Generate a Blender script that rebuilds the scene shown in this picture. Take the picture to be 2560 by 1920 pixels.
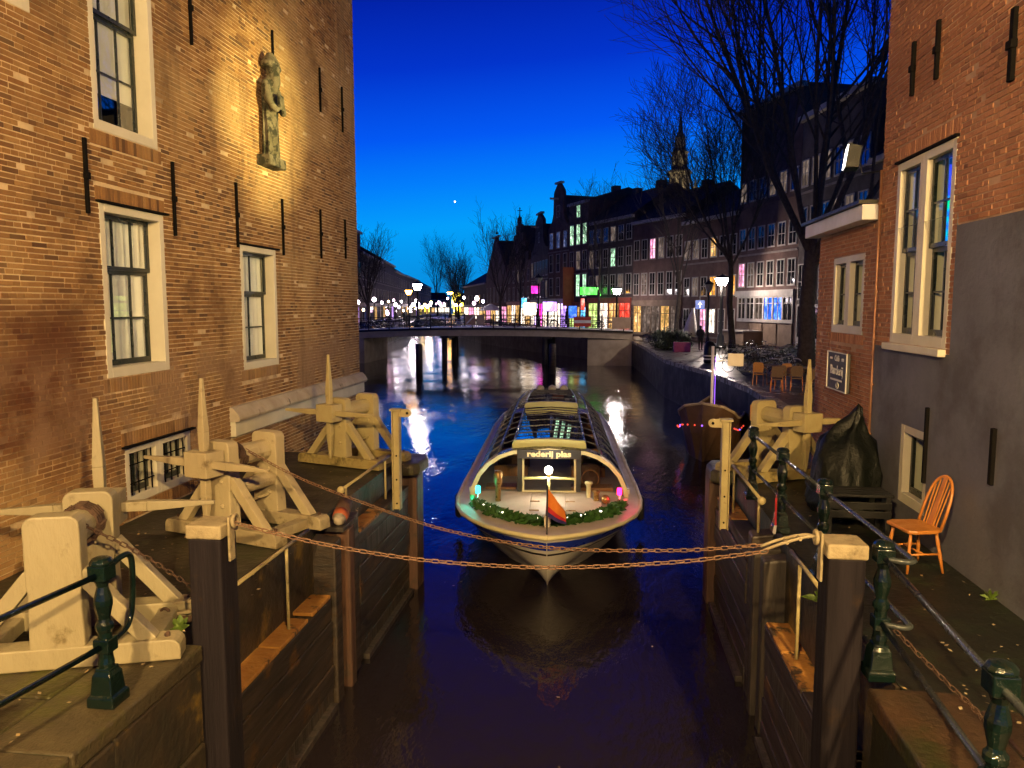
import bpy, bmesh, math, random
from mathutils import Vector, Matrix, noise
R = math.radians
random.seed(7)
sc = bpy.context.scene
for o in list(bpy.data.objects): bpy.data.objects.remove(o)
C = sc.collection

# ------------------------------------------------------------------ camera
cd = bpy.data.cameras.new('camera'); cam = bpy.data.objects.new('camera', cd); C.objects.link(cam)
cam.location = (0, 0, 5.2); cam.rotation_euler = (R(90 - 5.86), 0, R(6.87))
cd.sensor_width = 36; cd.lens = 1900 / 2560 * 36; cd.clip_start = 0.1; cd.clip_end = 3000
sc.camera = cam
# ------------------------------------------------------------------ sky: deep dusk blue, glow towards the set sun (ahead right)
SUN_AZ = R(40)
w = bpy.data.worlds.new('World'); sc.world = w; w.use_nodes = True
nt = w.node_tree; nt.nodes.clear()
def N(t, **k):
    n = nt.nodes.new(t)
    for a, b in k.items(): setattr(n, a, b)
    return n
wo = N('ShaderNodeOutputWorld'); bg = N('ShaderNodeBackground'); add = N('ShaderNodeAddShader'); bg2 = N('ShaderNodeBackground')
sky = N('ShaderNodeTexSky', sky_type='NISHITA', sun_disc=False); sky.sun_elevation = R(-4); sky.sun_rotation = SUN_AZ
tint = N('ShaderNodeMix', data_type='RGBA', blend_type='MULTIPLY'); tint.inputs[0].default_value = 1
tint.inputs[7].default_value = (.1, .4, 1, 1); nt.links.new(sky.outputs[0], tint.inputs[6])
nt.links.new(tint.outputs[2], bg2.inputs[0]); bg2.inputs[1].default_value = .05
tc = N('ShaderNodeTexCoord'); sep = N('ShaderNodeSeparateXYZ'); nt.links.new(tc.outputs['Generated'], sep.inputs[0])
dt = N('ShaderNodeVectorMath', operation='DOT_PRODUCT'); dt.inputs[1].default_value = (math.sin(SUN_AZ), math.cos(SUN_AZ), 0)
nt.links.new(tc.outputs['Generated'], dt.inputs[0])
m1 = N('ShaderNodeMath', operation='MULTIPLY_ADD'); m1.inputs[1].default_value = -.11; m1.inputs[2].default_value = .082
nt.links.new(dt.outputs['Value'], m1.inputs[0])
m2 = N('ShaderNodeMath', operation='ADD'); nt.links.new(sep.outputs[2], m2.inputs[0]); nt.links.new(m1.outputs[0], m2.inputs[1])
rp = N('ShaderNodeValToRGB'); el = rp.color_ramp.elements
for i, (p, c) in enumerate([(0, (.006, .13, .38)), (.05, (.002, .28, .76)), (.115, (.0008, .35, .96)), (.17, (.0006, .21, .97)), (.225, (.0006, .098, .90)), (.305, (.0006, .034, .60)), (.40, (.0006, .010, .33)), (.6, (.0006, .003, .09)), (1, (.0006, .002, .05))]):
    e = el[i] if i < 2 else el.new(p)
    e.position = p; e.color = (*c, 1)
nt.links.new(m2.outputs[0], rp.inputs[0]); nt.links.new(rp.outputs[0], bg.inputs[0]); bg.inputs[1].default_value = 1.
nt.links.new(bg.outputs[0], add.inputs[0]); nt.links.new(bg2.outputs[0], add.inputs[1]); nt.links.new(add.outputs[0], wo.inputs[0])
# ------------------------------------------------------------------ last trace of the sun
sd = bpy.data.lights.new('sun', 'SUN'); so = bpy.data.objects.new('sun', sd); C.objects.link(so)
sd.energy = .02; sd.angle = R(12); sd.color = (1, .7, .5)
so.rotation_euler = (R(84), 0, math.pi - SUN_AZ); so.location = (60, 80, 40)
sc.view_settings.view_transform = 'Standard'; sc.view_settings.look = 'None'
sc.view_settings.exposure = 0; sc.view_settings.gamma = 1; sc.view_settings.use_curve_mapping = False
cy = sc.cycles; cy.use_denoising = True; cy.sample_clamp_indirect = 6; cy.max_bounces = 6; cy.diffuse_bounces = 2
cy.glossy_bounces = 3; cy.transmission_bounces = 4; cy.transparent_max_bounces = 8; cy.use_adaptive_sampling = True; cy.adaptive_threshold = .02; cy.caustics_reflective = False; cy.caustics_refractive = False
cy.use_light_tree = True

# ------------------------------------------------------------------ materials
MATS = {}
def mk(name):
    m = bpy.data.materials.new(name); m.use_nodes = True; t = m.node_tree; t.nodes.clear(); MATS[name] = m
    o = t.nodes.new('ShaderNodeOutputMaterial')
    return m, t, o
def rgba(c): return (c[0], c[1], c[2], 1)
def node(t, ty, **k):
    n = t.nodes.new(ty)
    for a, b in k.items(): setattr(n, a, b)
    return n
def ramp(t, fac, stops):
    r = node(t, 'ShaderNodeValToRGB'); e = r.color_ramp.elements
    for i, (p, c) in enumerate(stops):
        x = e[i] if i < 2 else e.new(p)
        x.position = p; x.color = rgba(c)
    t.links.new(fac, r.inputs[0]); return r.outputs[0]
def mixc(t, f, a, b, mode='MIX'):
    n = node(t, 'ShaderNodeMix', data_type='RGBA', blend_type=mode)
    for s, v in ((0, f), (6, a), (7, b)):
        if hasattr(v, 'links'): t.links.new(v, n.inputs[s])
        elif s == 0: n.inputs[0].default_value = v
        else: n.inputs[s].default_value = rgba(v)
    return n.outputs[2]
def math_(t, op, a, b=0., c=0.):
    n = node(t, 'ShaderNodeMath', operation=op)
    for i, v in enumerate((a, b, c)):
        if hasattr(v, 'links'): t.links.new(v, n.inputs[i])
        else: n.inputs[i].default_value = v
    return n.outputs[0]
def noise_(t, vec, scale, detail=4, rough=.55, sv=None):
    if sv:
        mp = node(t, 'ShaderNodeMapping'); mp.inputs['Scale'].default_value = sv; t.links.new(vec, mp.inputs[0]); vec = mp.outputs[0]
    n = node(t, 'ShaderNodeTexNoise'); n.inputs['Scale'].default_value = scale; n.inputs['Detail'].default_value = detail; n.inputs['Roughness'].default_value = rough
    t.links.new(vec, n.inputs['Vector']); return n.outputs[0]
def maprange(t, v, a, b, c=0., d=1.):
    n = node(t, 'ShaderNodeMapRange', interpolation_type='SMOOTHSTEP')
    t.links.new(v, n.inputs[0])
    for i, x in enumerate((a, b, c, d)): n.inputs[i + 1].default_value = x
    return n.outputs[0]
def bump(t, h, s, dist=.02):
    n = node(t, 'ShaderNodeBump'); n.inputs['Strength'].default_value = s; n.inputs['Distance'].default_value = dist
    t.links.new(h, n.inputs['Height']); return n.outputs[0]
def princ(t, o, col, rough=.6, metal=0., norm=None, spec=.5):
    b = node(t, 'ShaderNodeBsdfPrincipled')
    for k, v in (('Base Color', col), ('Roughness', rough), ('Metallic', metal), ('Specular IOR Level', spec)):
        if hasattr(v, 'links'): t.links.new(v, b.inputs[k])
        else: b.inputs[k].default_value = rgba(v) if k == 'Base Color' else v
    if norm is not None: t.links.new(norm, b.inputs['Normal'])
    t.links.new(b.outputs[0], o.inputs[0]); return b
def pm(name, c1, c2=None, scale=3, rough=.6, metal=0., bs=.25, bscale=None, lo=.35, hi=.65, sv=None, dirt=None, spec=.5):
    """paint/stone/wood: two tones by noise, optional dirt blotches, fine relief"""
    m, t, o = mk(name); c2 = c2 or tuple(x * .75 for x in c1)
    g = node(t, 'ShaderNodeNewGeometry').outputs['Position']
    n1 = noise_(t, g, scale, 5, .6, sv)
    col = ramp(t, n1, [(lo, c1), (hi, c2)])
    if dirt:
        n2 = noise_(t, g, dirt[1], 6, .65)
        col = mixc(t, maprange(t, n2, dirt[2], dirt[3]), col, dirt[0])
    n3 = noise_(t, g, bscale or scale * 8, 4, .6, sv)
    rr = maprange(t, n1, .3, .7, rough - .08, min(1, rough + .1))
    princ(t, o, col, rr, metal, bump(t, n3, bs), spec); return m
def em(name, c, s):
    m, t, o = mk(name); e = node(t, 'ShaderNodeEmission'); e.inputs[0].default_value = rgba(c); e.inputs[1].default_value = s
    t.links.new(e.outputs[0], o.inputs[0]); return m
def glass(name, tintc=(.9, .95, .95), refl=1., rough=.02, base=0.):
    m, t, o = mk(name); fr = node(t, 'ShaderNodeFresnel'); fr.inputs[0].default_value = 1.5
    tr = node(t, 'ShaderNodeBsdfTransparent'); tr.inputs[0].default_value = rgba(tintc)
    gl = node(t, 'ShaderNodeBsdfGlossy'); gl.inputs['Roughness'].default_value = rough
    mx = node(t, 'ShaderNodeMixShader'); t.links.new(math_(t, 'MULTIPLY_ADD', fr.outputs[0], refl, base), mx.inputs[0])
    t.links.new(tr.outputs[0], mx.inputs[1]); t.links.new(gl.outputs[0], mx.inputs[2]); t.links.new(mx.outputs[0], o.inputs[0]); return m
def brickmat(name, src, cols, warm, damp=False):
    m, t, o = mk(name); g = node(t, 'ShaderNodeNewGeometry')
    pos = g.outputs['Position']
    rnd = g.outputs['Random Per Island'] if src == 'island' else node(t, 'ShaderNodeObjectInfo').outputs['Random']
    col = ramp(t, rnd, [(i / (len(cols) - 1), c) for i, c in enumerate(cols)])
    n1 = noise_(t, pos, 38, 4, .65); col = mixc(t, maprange(t, n1, .40, .78, 0, .40), col, (.12, .065, .04))
    n0 = noise_(t, pos, .55, 3, .5); col = mixc(t, maprange(t, n0, .45, .66, 0, .60), col, warm)
    if damp: col = weather(t, pos, col)
    n2 = noise_(t, pos, 90, 3, .6)
    princ(t, o, col, .88, 0, bump(t, n2, .5, .01), .25); return m
def weather(t, pos, col):
    """damp dark red masonry and smeared lime low on the big wall"""
    s = node(t, 'ShaderNodeSeparateXYZ'); t.links.new(pos, s.inputs[0]); z = s.outputs[2]; y = s.outputs[1]
    low = math_(t, 'MULTIPLY', maprange(t, z, 3.1, 3.9), maprange(t, z, 5.5, 4.9))
    nr = math_(t, 'MULTIPLY', low, maprange(t, y, 9.3, 7.9)); nn = noise_(t, pos, .9, 5, .6)
    f1 = math_(t, 'MULTIPLY', nr, maprange(t, nn, .3, .6)); col = mixc(t, math_(t, 'MULTIPLY', f1, .85), col, (.085, .026, .013))
    n3 = noise_(t, pos, 1.1, 6, .62); z2 = math_(t, 'MULTIPLY', maprange(t, z, 4.9, 4.2), maprange(t, z, 2.6, 3.3))
    f2 = math_(t, 'MULTIPLY', z2, maprange(t, n3, .46, .60)); col = mixc(t, math_(t, 'MULTIPLY', f2, .7), col, (.27, .165, .10))
    n5 = noise_(t, pos, .75, 6, .68); col = mixc(t, maprange(t, n5, .50, .70, 0, .62), col, (.12, .062, .028))
    n6 = noise_(t, pos, .9, 4, .6, (1, 1.6, .22)); col = mixc(t, maprange(t, n6, .56, .72, 0, .5), col, (.10, .06, .035))
    n4 = noise_(t, pos, 2.3, 5, .7); f3 = math_(t, 'MULTIPLY', maprange(t, n4, .58, .72), maprange(t, z, 5.2, 3.6)); col = mixc(t, math_(t, 'MULTIPLY', f3, .6), col, (.07, .045, .035))
    return col
def mortarmat(name, c, damp=False):
    m, t, o = mk(name); pos = node(t, 'ShaderNodeNewGeometry').outputs['Position']
    n1 = noise_(t, pos, 2.2, 5, .6); col = ramp(t, n1, [(.35, c), (.65, tuple(x * .62 for x in c))])
    if damp: col = weather(t, pos, col)
    princ(t, o, col, .95, 0, bump(t, noise_(t, pos, 120, 3), .4, .01), .2); return m
BL = [(.20, .10, .036), (.29, .155, .058), (.26, .13, .046), (.37, .215, .085), (.24, .115, .040), (.10, .052, .026), (.33, .18, .068), (.16, .08, .034)]
brickmat('brick', 'island', BL, (.42, .28, .125), True); brickmat('brick_single', 'object', BL, (.42, .28, .125), True)
mortarmat('mortar', (.68, .52, .32), True)
BR = [(.32, .14, .075), (.42, .195, .108), (.37, .165, .09), (.46, .225, .125), (.22, .10, .06)]
brickmat('brick_red', 'island', BR, (.34, .15, .075)); brickmat('brick_red_single', 'object', BR, (.34, .15, .075))
mortarmat('mortar_red', (.54, .36, .25))
pm('cream', (.62, .58, .45), (.56, .52, .40), 2.2, .5, 0, .12, 30)
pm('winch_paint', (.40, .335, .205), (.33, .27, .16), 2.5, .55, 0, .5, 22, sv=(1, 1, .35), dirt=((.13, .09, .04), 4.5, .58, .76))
pm('winch_paint_dimmed', (.265, .23, .145), (.225, .19, .115), 2.5, .55, 0, .5, 22, sv=(1, 1, .35), dirt=((.11, .08, .035), 4.5, .58, .76))  # winch paint darkened in its colour to offset the strong lamp light there
pm('winch_yellow', (.43, .36, .175), (.37, .30, .14), 3.5, .55, 0, .35, 26, dirt=((.15, .10, .04), 4.5, .60, .78))
pm('winch_yellow_worn', (.36, .29, .115), (.28, .21, .075), 5, .65, 0, .5, 30, dirt=((.10, .075, .025), 4, .50, .68))
pm('winch_weathered', (.32, .265, .16), (.24, .19, .11), 5, .65, 0, .5, 30, dirt=((.09, .065, .03), 4, .52, .70))
pm('sash', (.020, .026, .022), (.012, .016, .015), 4, .3)
pm('curtain', (.84, .82, .78), (.74, .72, .68), 3, .9, 0, .1)
pm('blind', (.80, .77, .70), (.72, .69, .62), 2, .9, 0, .05)
pm('room', (.035, .03, .026), (.025, .02, .018), 1, .9)
glass('pane', refl=.28); glass('pane_tint', (.55, .6, .62), 1.2)
pm('iron', (.006, .0055, .0055), (.009, .008, .0075), 9, .85, 0, .4, spec=.05)
pm('green_iron', (.0045, .0115, .0095), (.003, .0075, .0068), 6, .13, 0, .25, 24, spec=.6)
pm('rail_grey', (.05, .058, .06), (.035, .04, .042), 5, .22, .2, .15)
pm('rust_chain', (.24, .14, .085), (.15, .08, .05), 30, .55, .3, .3)
pm('rust_dark', (.10, .055, .035), (.055, .032, .025), 25, .7, .3, .5)
pm('grey_paint', (.140, .142, .170), (.108, .108, .132), .7, .75, 0, .4, 14, dirt=((.080, .078, .088), .9, .46, .66))  # blotches: water stains, with soft wall shadows painted into the colour
pm('stone_pale', (.46, .40, .31), (.36, .30, .22), 2, .8, 0, .4, 18, dirt=((.12, .09, .06), 3, .58, .72))
pm('stone_statue', (.15, .13, .085), (.085, .075, .045), 5, .85, 0, .9, 20, dirt=((.018, .018, .008), 6, .46, .58))
pm('paving', (.062, .048, .026), (.036, .028, .016), 2.6, .5, 0, .8, 22, dirt=((.050, .052, .008), 1.4, .48, .66))
pm('paving_red', (.055, .030, .016), (.03, .02, .012), 2.6, .4, 0, .8, 22, dirt=((.02, .022, .006), 1.6, .50, .66))
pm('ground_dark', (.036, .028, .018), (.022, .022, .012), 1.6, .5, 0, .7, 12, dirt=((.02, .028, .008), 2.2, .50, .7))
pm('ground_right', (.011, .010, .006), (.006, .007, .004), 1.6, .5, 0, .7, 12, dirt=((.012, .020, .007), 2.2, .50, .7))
pm('timber', (.050, .036, .027), (.020, .0155, .013), 3, .5, 0, .8, 6, sv=(1, .25, 3), dirt=((.11, .055, .018), 2.0, .55, .70))
pm('timber_grey', (.058, .047, .040), (.026, .022, .020), 3, .55, 0, .8, 6, sv=(3, 3, .4), dirt=((.09, .045, .025), 2.4, .58, .74))
pm('timber_red', (.105, .050, .030), (.06, .032, .022), 3, .6, 0, .8, 6, sv=(3, 3, .4), dirt=((.045, .03, .02), 2.4, .55, .7))
pm('timber_orange', (.40, .19, .036), (.30, .13, .026), 4, .7, 0, .9, 16, dirt=((.05, .032, .012), 3.4, .54, .62))
pm('post_timber', (.016, .0125, .0165), (.009, .007, .010), 3, .7, 0, .6, 8, sv=(5, 5, .3), dirt=((.03, .018, .012), 3, .58, .75), spec=.15)
pm('moss_wall', (.040, .029, .019), (.018, .015, .011), 2.2, .5, 0, 1., 7, dirt=((.15, .095, .022), 1.9, .54, .68))
pm('wood_chair', (.47, .185, .035), (.38, .14, .025), 6, .35, 0, .15)
pm('tarp', (.0045, .0062, .005), (.0028, .004, .0035), 3, .5, 0, 1., 12, spec=.3)
pm('black_metal', (.007, .007, .0075), (.011, .011, .011), 5, .4, 0, spec=.3)
pm('quay_stone', (.020, .016, .014), (.012, .010, .009), 1.3, .6, 0, .8, 5)
pm('kerb', (.20, .19, .18), (.12, .115, .11), 2, .28, 0, .4)
pm('cobble', (.055, .05, .047), (.035, .032, .03), .8, .33, 0, 1., 4)
pm('bark', (.040, .032, .026), (.024, .020, .017), 6, .9, 0, .8)
pm('bark_far', (.030, .026, .024), (.018, .016, .015), 6, .9)
pm('concrete', (.42, .35, .24), (.30, .25, .17), 1.2, .85, 0, .4)
pm('copper', (.30, .145, .08), (.22, .1, .055), 9, .4, .5)
pm('white_paint', (.76, .75, .74), (.68, .67, .66), 3, .5, 0, .1)

# ------------------------------------------------------------------ mesh helpers
class MB:
    def __init__(s): s.v = []; s.f = []
    def add(s, vs, fs):
        n = len(s.v); s.v += [tuple(x) for x in vs]; s.f += [tuple(i + n for i in f) for f in fs]; return s
    def box(s, x0, x1, y0, y1, z0, z1):
        return s.add([(x0, y0, z0), (x1, y0, z0), (x1, y1, z0), (x0, y1, z0), (x0, y0, z1), (x1, y0, z1), (x1, y1, z1), (x0, y1, z1)],
                     [(3, 2, 1, 0), (4, 5, 6, 7), (0, 1, 5, 4), (1, 2, 6, 5), (2, 3, 7, 6), (3, 0, 4, 7)])
    def beam(s, a, b, w, h, up=(0, 0, 1), w2=None, h2=None):
        a, b = Vector(a), Vector(b); d = (b - a).normalized(); u = Vector(up)
        if abs(d.dot(u)) > .98: u = Vector((0, 1, 0))
        x = d.cross(u).normalized(); z = x.cross(d); w2 = w if w2 is None else w2; h2 = h if h2 is None else h2
        vs = [p + x * (i * ww / 2) + z * (j * hh / 2) for p, ww, hh in ((a, w, h), (b, w2, h2)) for i, j in ((-1, -1), (1, -1), (1, 1), (-1, 1))]
        return s.add(vs, [(3, 2, 1, 0), (4, 5, 6, 7), (0, 1, 5, 4), (1, 2, 6, 5), (2, 3, 7, 6), (3, 0, 4, 7)])
    def tube(s, pts, r, n=8, cap=True, closed=False):
        pts = [Vector(p) for p in pts]; rs = r if isinstance(r, (list, tuple)) else [r] * len(pts); vs = []; fs = []; m = len(pts); pu = None
        for i, p in enumerate(pts):
            if closed: d = pts[(i + 1) % m] - pts[i - 1]
            else: d = pts[min(i + 1, m - 1)] - pts[max(i - 1, 0)]
            d = d.normalized() if d.length > 1e-9 else Vector((0, 0, 1))
            if pu is None: pu = Vector((0, 0, 1)) if abs(d.z) < .9 else Vector((1, 0, 0))
            x = d.cross(pu); x = x.normalized() if x.length > 1e-6 else d.orthogonal().normalized(); pu = x.cross(d).normalized()
            for k in range(n):
                a = 2 * math.pi * k / n; vs.append(p + (x * math.cos(a) + pu * math.sin(a)) * rs[i])
        for i in range(m if closed else m - 1):
            for k in range(n):
                j = (i + 1) % m; fs.append((i * n + k, i * n + (k + 1) % n, j * n + (k + 1) % n, j * n + k))
        if cap and not closed: fs += [tuple(range(n - 1, -1, -1)), tuple(range((m - 1) * n, m * n))]
        return s.add(vs, fs)
    def lathe(s, prof, c=(0, 0, 0), n=16, sq=False):
        vs = []; fs = []; m = len(prof)
        for r, z in prof:
            for k in range(n):
                a = 2 * math.pi * (k + .5) / n; vs.append((c[0] + r * math.cos(a), c[1] + r * math.sin(a), c[2] + z))
        for i in range(m - 1):
            for k in range(n): fs.append((i * n + k, i * n + (k + 1) % n, (i + 1) * n + (k + 1) % n, (i + 1) * n + k))
        fs += [tuple(range(n - 1, -1, -1)), tuple(range((m - 1) * n, m * n))]
        return s.add(vs, fs)
    def prism(s, poly, vec):
        n = len(poly); v = Vector(vec); a = [Vector(p) for p in poly]
        return s.add(a + [p + v for p in a], [tuple(range(n - 1, -1, -1)), tuple(range(n, 2 * n))] + [(i, (i + 1) % n, (i + 1) % n + n, i + n) for i in range(n)])
    def loft(s, rings, close=True, cap=True):
        n = len(rings[0]); vs = [p for r in rings for p in r]; fs = []
        for i in range(len(rings) - 1):
            for k in range(n if close else n - 1): fs.append((i * n + k, i * n + (k + 1) % n, (i + 1) * n + (k + 1) % n, (i + 1) * n + k))
        if cap and close: fs += [tuple(range(n - 1, -1, -1)), tuple(range((len(rings) - 1) * n, len(rings) * n))]
        return s.add(vs, fs)
    def ball(s, c, r, n=10, m=6, sz=1.):
        return s.lathe([(max(r * math.sin(math.pi * i / m), r * .02), -r * sz * math.cos(math.pi * i / m)) for i in range(m + 1)], c, n)
    def mesh(s, name, m, smooth=False, fixn=True):
        me = bpy.data.meshes.new(name); me.from_pydata(s.v, [], s.f)
        if fixn:
            bm = bmesh.new(); bm.from_mesh(me); bmesh.ops.recalc_face_normals(bm, faces=bm.faces); bm.to_mesh(me); bm.free()
        if m: me.materials.append(MATS[m] if isinstance(m, str) else m)
        if smooth: me.polygons.foreach_set('use_smooth', [True] * len(me.polygons))
        return me
    def build(s, name, m, parent=None, smooth=False, bevel=0, fixn=True, seg=2):
        return put(name, s.mesh(name, m, smooth, fixn), parent, bevel, seg)
ROOT = {}
def put(name, me, parent=None, bevel=0, seg=2):
    o = bpy.data.objects.new(name, me); C.objects.link(o)
    if parent is not None:
        o.parent = parent
        if parent.name in ROOT: o.matrix_parent_inverse = Matrix.Translation(-Vector(ROOT[parent.name]))
    if bevel:
        b = o.modifiers.new('bevel', 'BEVEL'); b.width = bevel; b.segments = seg; b.limit_method = 'ANGLE'; b.angle_limit = R(40)
    return o
def tag(o, label=None, cat=None, group=None, kind=None):
    for k, v in (('label', label), ('category', cat), ('group', group), ('kind', kind)):
        if v: o[k] = v
    return o
def thing(name, label, cat, loc=(0, 0, 0), group=None, rz=None):
    """Empty at the base of a thing. rz None: its parts are written in world coordinates; else in local ones."""
    o = bpy.data.objects.new(name, None); C.objects.link(o); o.empty_display_size = .2; o.location = loc
    if rz is None: ROOT[o.name] = tuple(loc)
    else: o.rotation_euler = (0, 0, rz)
    return tag(o, label, cat, group)
def struct(o): o['kind'] = 'structure'; return o
def stuff(o): o['kind'] = 'stuff'; return o
def copy_tree(o, parent=None):
    c = o.copy(); C.objects.link(c)
    if parent is not None: c.parent = parent
    for ch in list(o.children): copy_tree(ch, c)
    return c
def place(proto, used, loc, rz, label=None, group=None):
    o = proto if not used else copy_tree(proto)
    o.location = loc; o.rotation_euler = (0, 0, rz); return tag(o, label, None, group)
def crv(pts, n):
    """Catmull-Rom through pts, n points per span"""
    P = [Vector(p) for p in pts]; P = [P[0] * 2 - P[1]] + P + [P[-1] * 2 - P[-2]]; out = []
    for i in range(1, len(P) - 2):
        for k in range(n):
            t = k / n; a, b, c, d = P[i - 1:i + 3]
            out.append(.5 * ((2 * b) + (c - a) * t + (2 * a - 5 * b + 4 * c - d) * t * t + (3 * b - a - 3 * c + d) * t ** 3))
    return out + [P[-2]]
def text(s, size, ext=.004, bold=0.):
    cu = bpy.data.curves.new('txt', 'FONT'); cu.body = s; cu.size = size; cu.extrude = ext; cu.offset = bold; cu.align_x = 'CENTER'; cu.align_y = 'CENTER'; cu.resolution_u = 3
    o = bpy.data.objects.new('txt', cu); C.objects.link(o); bpy.context.view_layer.update()
    me = bpy.data.meshes.new_from_object(o.evaluated_get(bpy.context.evaluated_depsgraph_get())); bpy.data.objects.remove(o); return me
class Wall:
    """a vertical wall plane: u along, d outwards, z up"""
    def __init__(s, o, u, n): s.o = Vector(o); s.u = Vector(u); s.n = Vector(n)
    def P(s, u, d, z): return s.o + s.u * u + s.n * d + Vector((0, 0, z))
    def box(s, mb, u0, u1, d0, d1, z0, z1):
        return mb.add([s.P(a, b, c) for c in (z0, z1) for a, b in ((u0, d0), (u1, d0), (u1, d1), (u0, d1))],
                      [(3, 2, 1, 0), (4, 5, 6, 7), (0, 1, 5, 4), (1, 2, 6, 5), (2, 3, 7, 6), (3, 0, 4, 7)])
    def ring(s, mb, u0, u1, z0, z1, t, d0, d1, tb=None):
        tb = t if tb is None else tb
        s.box(mb, u0, u0 + t, d0, d1, z0, z1); s.box(mb, u1 - t, u1, d0, d1, z0, z1)
        s.box(mb, u0 + t, u1 - t, d0, d1, z0, z0 + tb); s.box(mb, u0 + t, u1 - t, d0, d1, z1 - t, z1); return mb
def camdist(p):
    v = Vector(p) - Vector(cam.location); yw = R(6.87); pt = R(5.86)
    fw = Vector((-math.sin(yw) * math.cos(pt), math.cos(yw) * math.cos(pt), -math.sin(pt))); rt = Vector((math.cos(yw), math.sin(yw), 0)); up = rt.cross(fw)
    d = v.dot(fw)
    if d < .5: return None
    x, y = v.dot(rt) / d, v.dot(up) / d
    return v.length if abs(x) < .66 and abs(y) < .495 else None
def lay_bricks(W, u0, u1, z0, z1, holes, backing, mat, single, L=.225, H=.062, j=.0145, extra=None, nsingle=300):
    """running bond, every brick a small block proud of the recessed mortar; the largest in view are objects"""
    rng = random.Random(len(holes) * 7 + int(u1 * 10)); B = []
    rows = int((z1 - z0) / H)
    for r in range(rows):
        za = z0 + r * H; zb = za + H - j; u = u0 - (rng.random() * .12 if r % 2 else .1); head = r % 2 == 0
        while u < u1:
            l = (L * .5 if (head and rng.random() < .82) else L) * rng.uniform(.94, 1.06); a, b = max(u, u0), min(u + l - j, u1); u += l
            if b - a < .03: continue
            segs = [(a, b)]
            for (h0, h1, hz0, hz1) in holes:
                if zb > hz0 + .004 and za < hz1 - .004:
                    ns = []
                    for (p, q) in segs:
                        if q <= h0 or p >= h1: ns.append((p, q)); continue
                        if h0 - p > .03: ns.append((p, h0))
                        if q - h1 > .03: ns.append((h1, q))
                    segs = ns
            for (p, q) in segs:
                wob = .004 * math.sin(u * 2.1 + r * .5)
                B.append((p, q, za + wob, zb + wob + rng.uniform(-.003, .002), rng.uniform(.006, .014) if rng.random() > .04 else rng.uniform(-.002, .004)))
    B += [(a, b, c, d, rng.uniform(.008, .014)) for (a, b, c, d) in (extra or [])]
    cand = []
    for i, (p, q, za, zb, d) in enumerate(B):
        if abs(q - p - (L - j)) < .014 and d > .005:
            k = camdist(W.P((p + q) / 2, d, (za + zb) / 2))
            if k: cand.append((k, i))
    cand.sort(); pick = set(i for _, i in cand[:nsingle])
    mb = MB(); mb2 = MB(); W0 = Wall((0, 0, 0), W.u, W.n); W0.box(mb2, -(L - j) / 2, (L - j) / 2, -.02, .01, -(H - j) / 2, (H - j) / 2); me = mb2.mesh('brick', single)
    for i, (p, q, za, zb, d) in enumerate(B):
        if i in pick:
            o = put('brick', me, backing); o.location = W.P((p + q) / 2, d - .01, (za + zb) / 2)
        else: W.box(mb, p, q, -.02, d, za, zb)
    return stuff(mb.build('brickwork', mat, backing, fixn=False))
def backing_wall(W, u0, u1, z0, z1, holes, depth=.3):
    us = sorted({u0, u1, *[x for h in holes for x in h[:2] if u0 < x < u1]}); zs = sorted({z0, z1, *[x for h in holes for x in h[2:] if z0 < x < z1]}); mb = MB()
    for a, b in zip(us, us[1:]):
        for c, d in zip(zs, zs[1:]):
            m, n = (a + b) / 2, (c + d) / 2
            if not any(h[0] < m < h[1] and h[2] < n < h[3] for h in holes): mb.add([W.P(a, 0, c), W.P(b, 0, c), W.P(b, 0, d), W.P(a, 0, d)], [(0, 1, 2, 3)])
    for (a, b, c, d) in holes:   # reveals
        q = [(a, c), (b, c), (b, d), (a, d)]
        for i in range(4):
            (p0, q0), (p1, q1) = q[i], q[(i + 1) % 4]
            mb.add([W.P(p0, 0, q0), W.P(p1, 0, q1), W.P(p1, -depth, q1), W.P(p0, -depth, q0)], [(0, 1, 2, 3)])
    return mb
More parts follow.
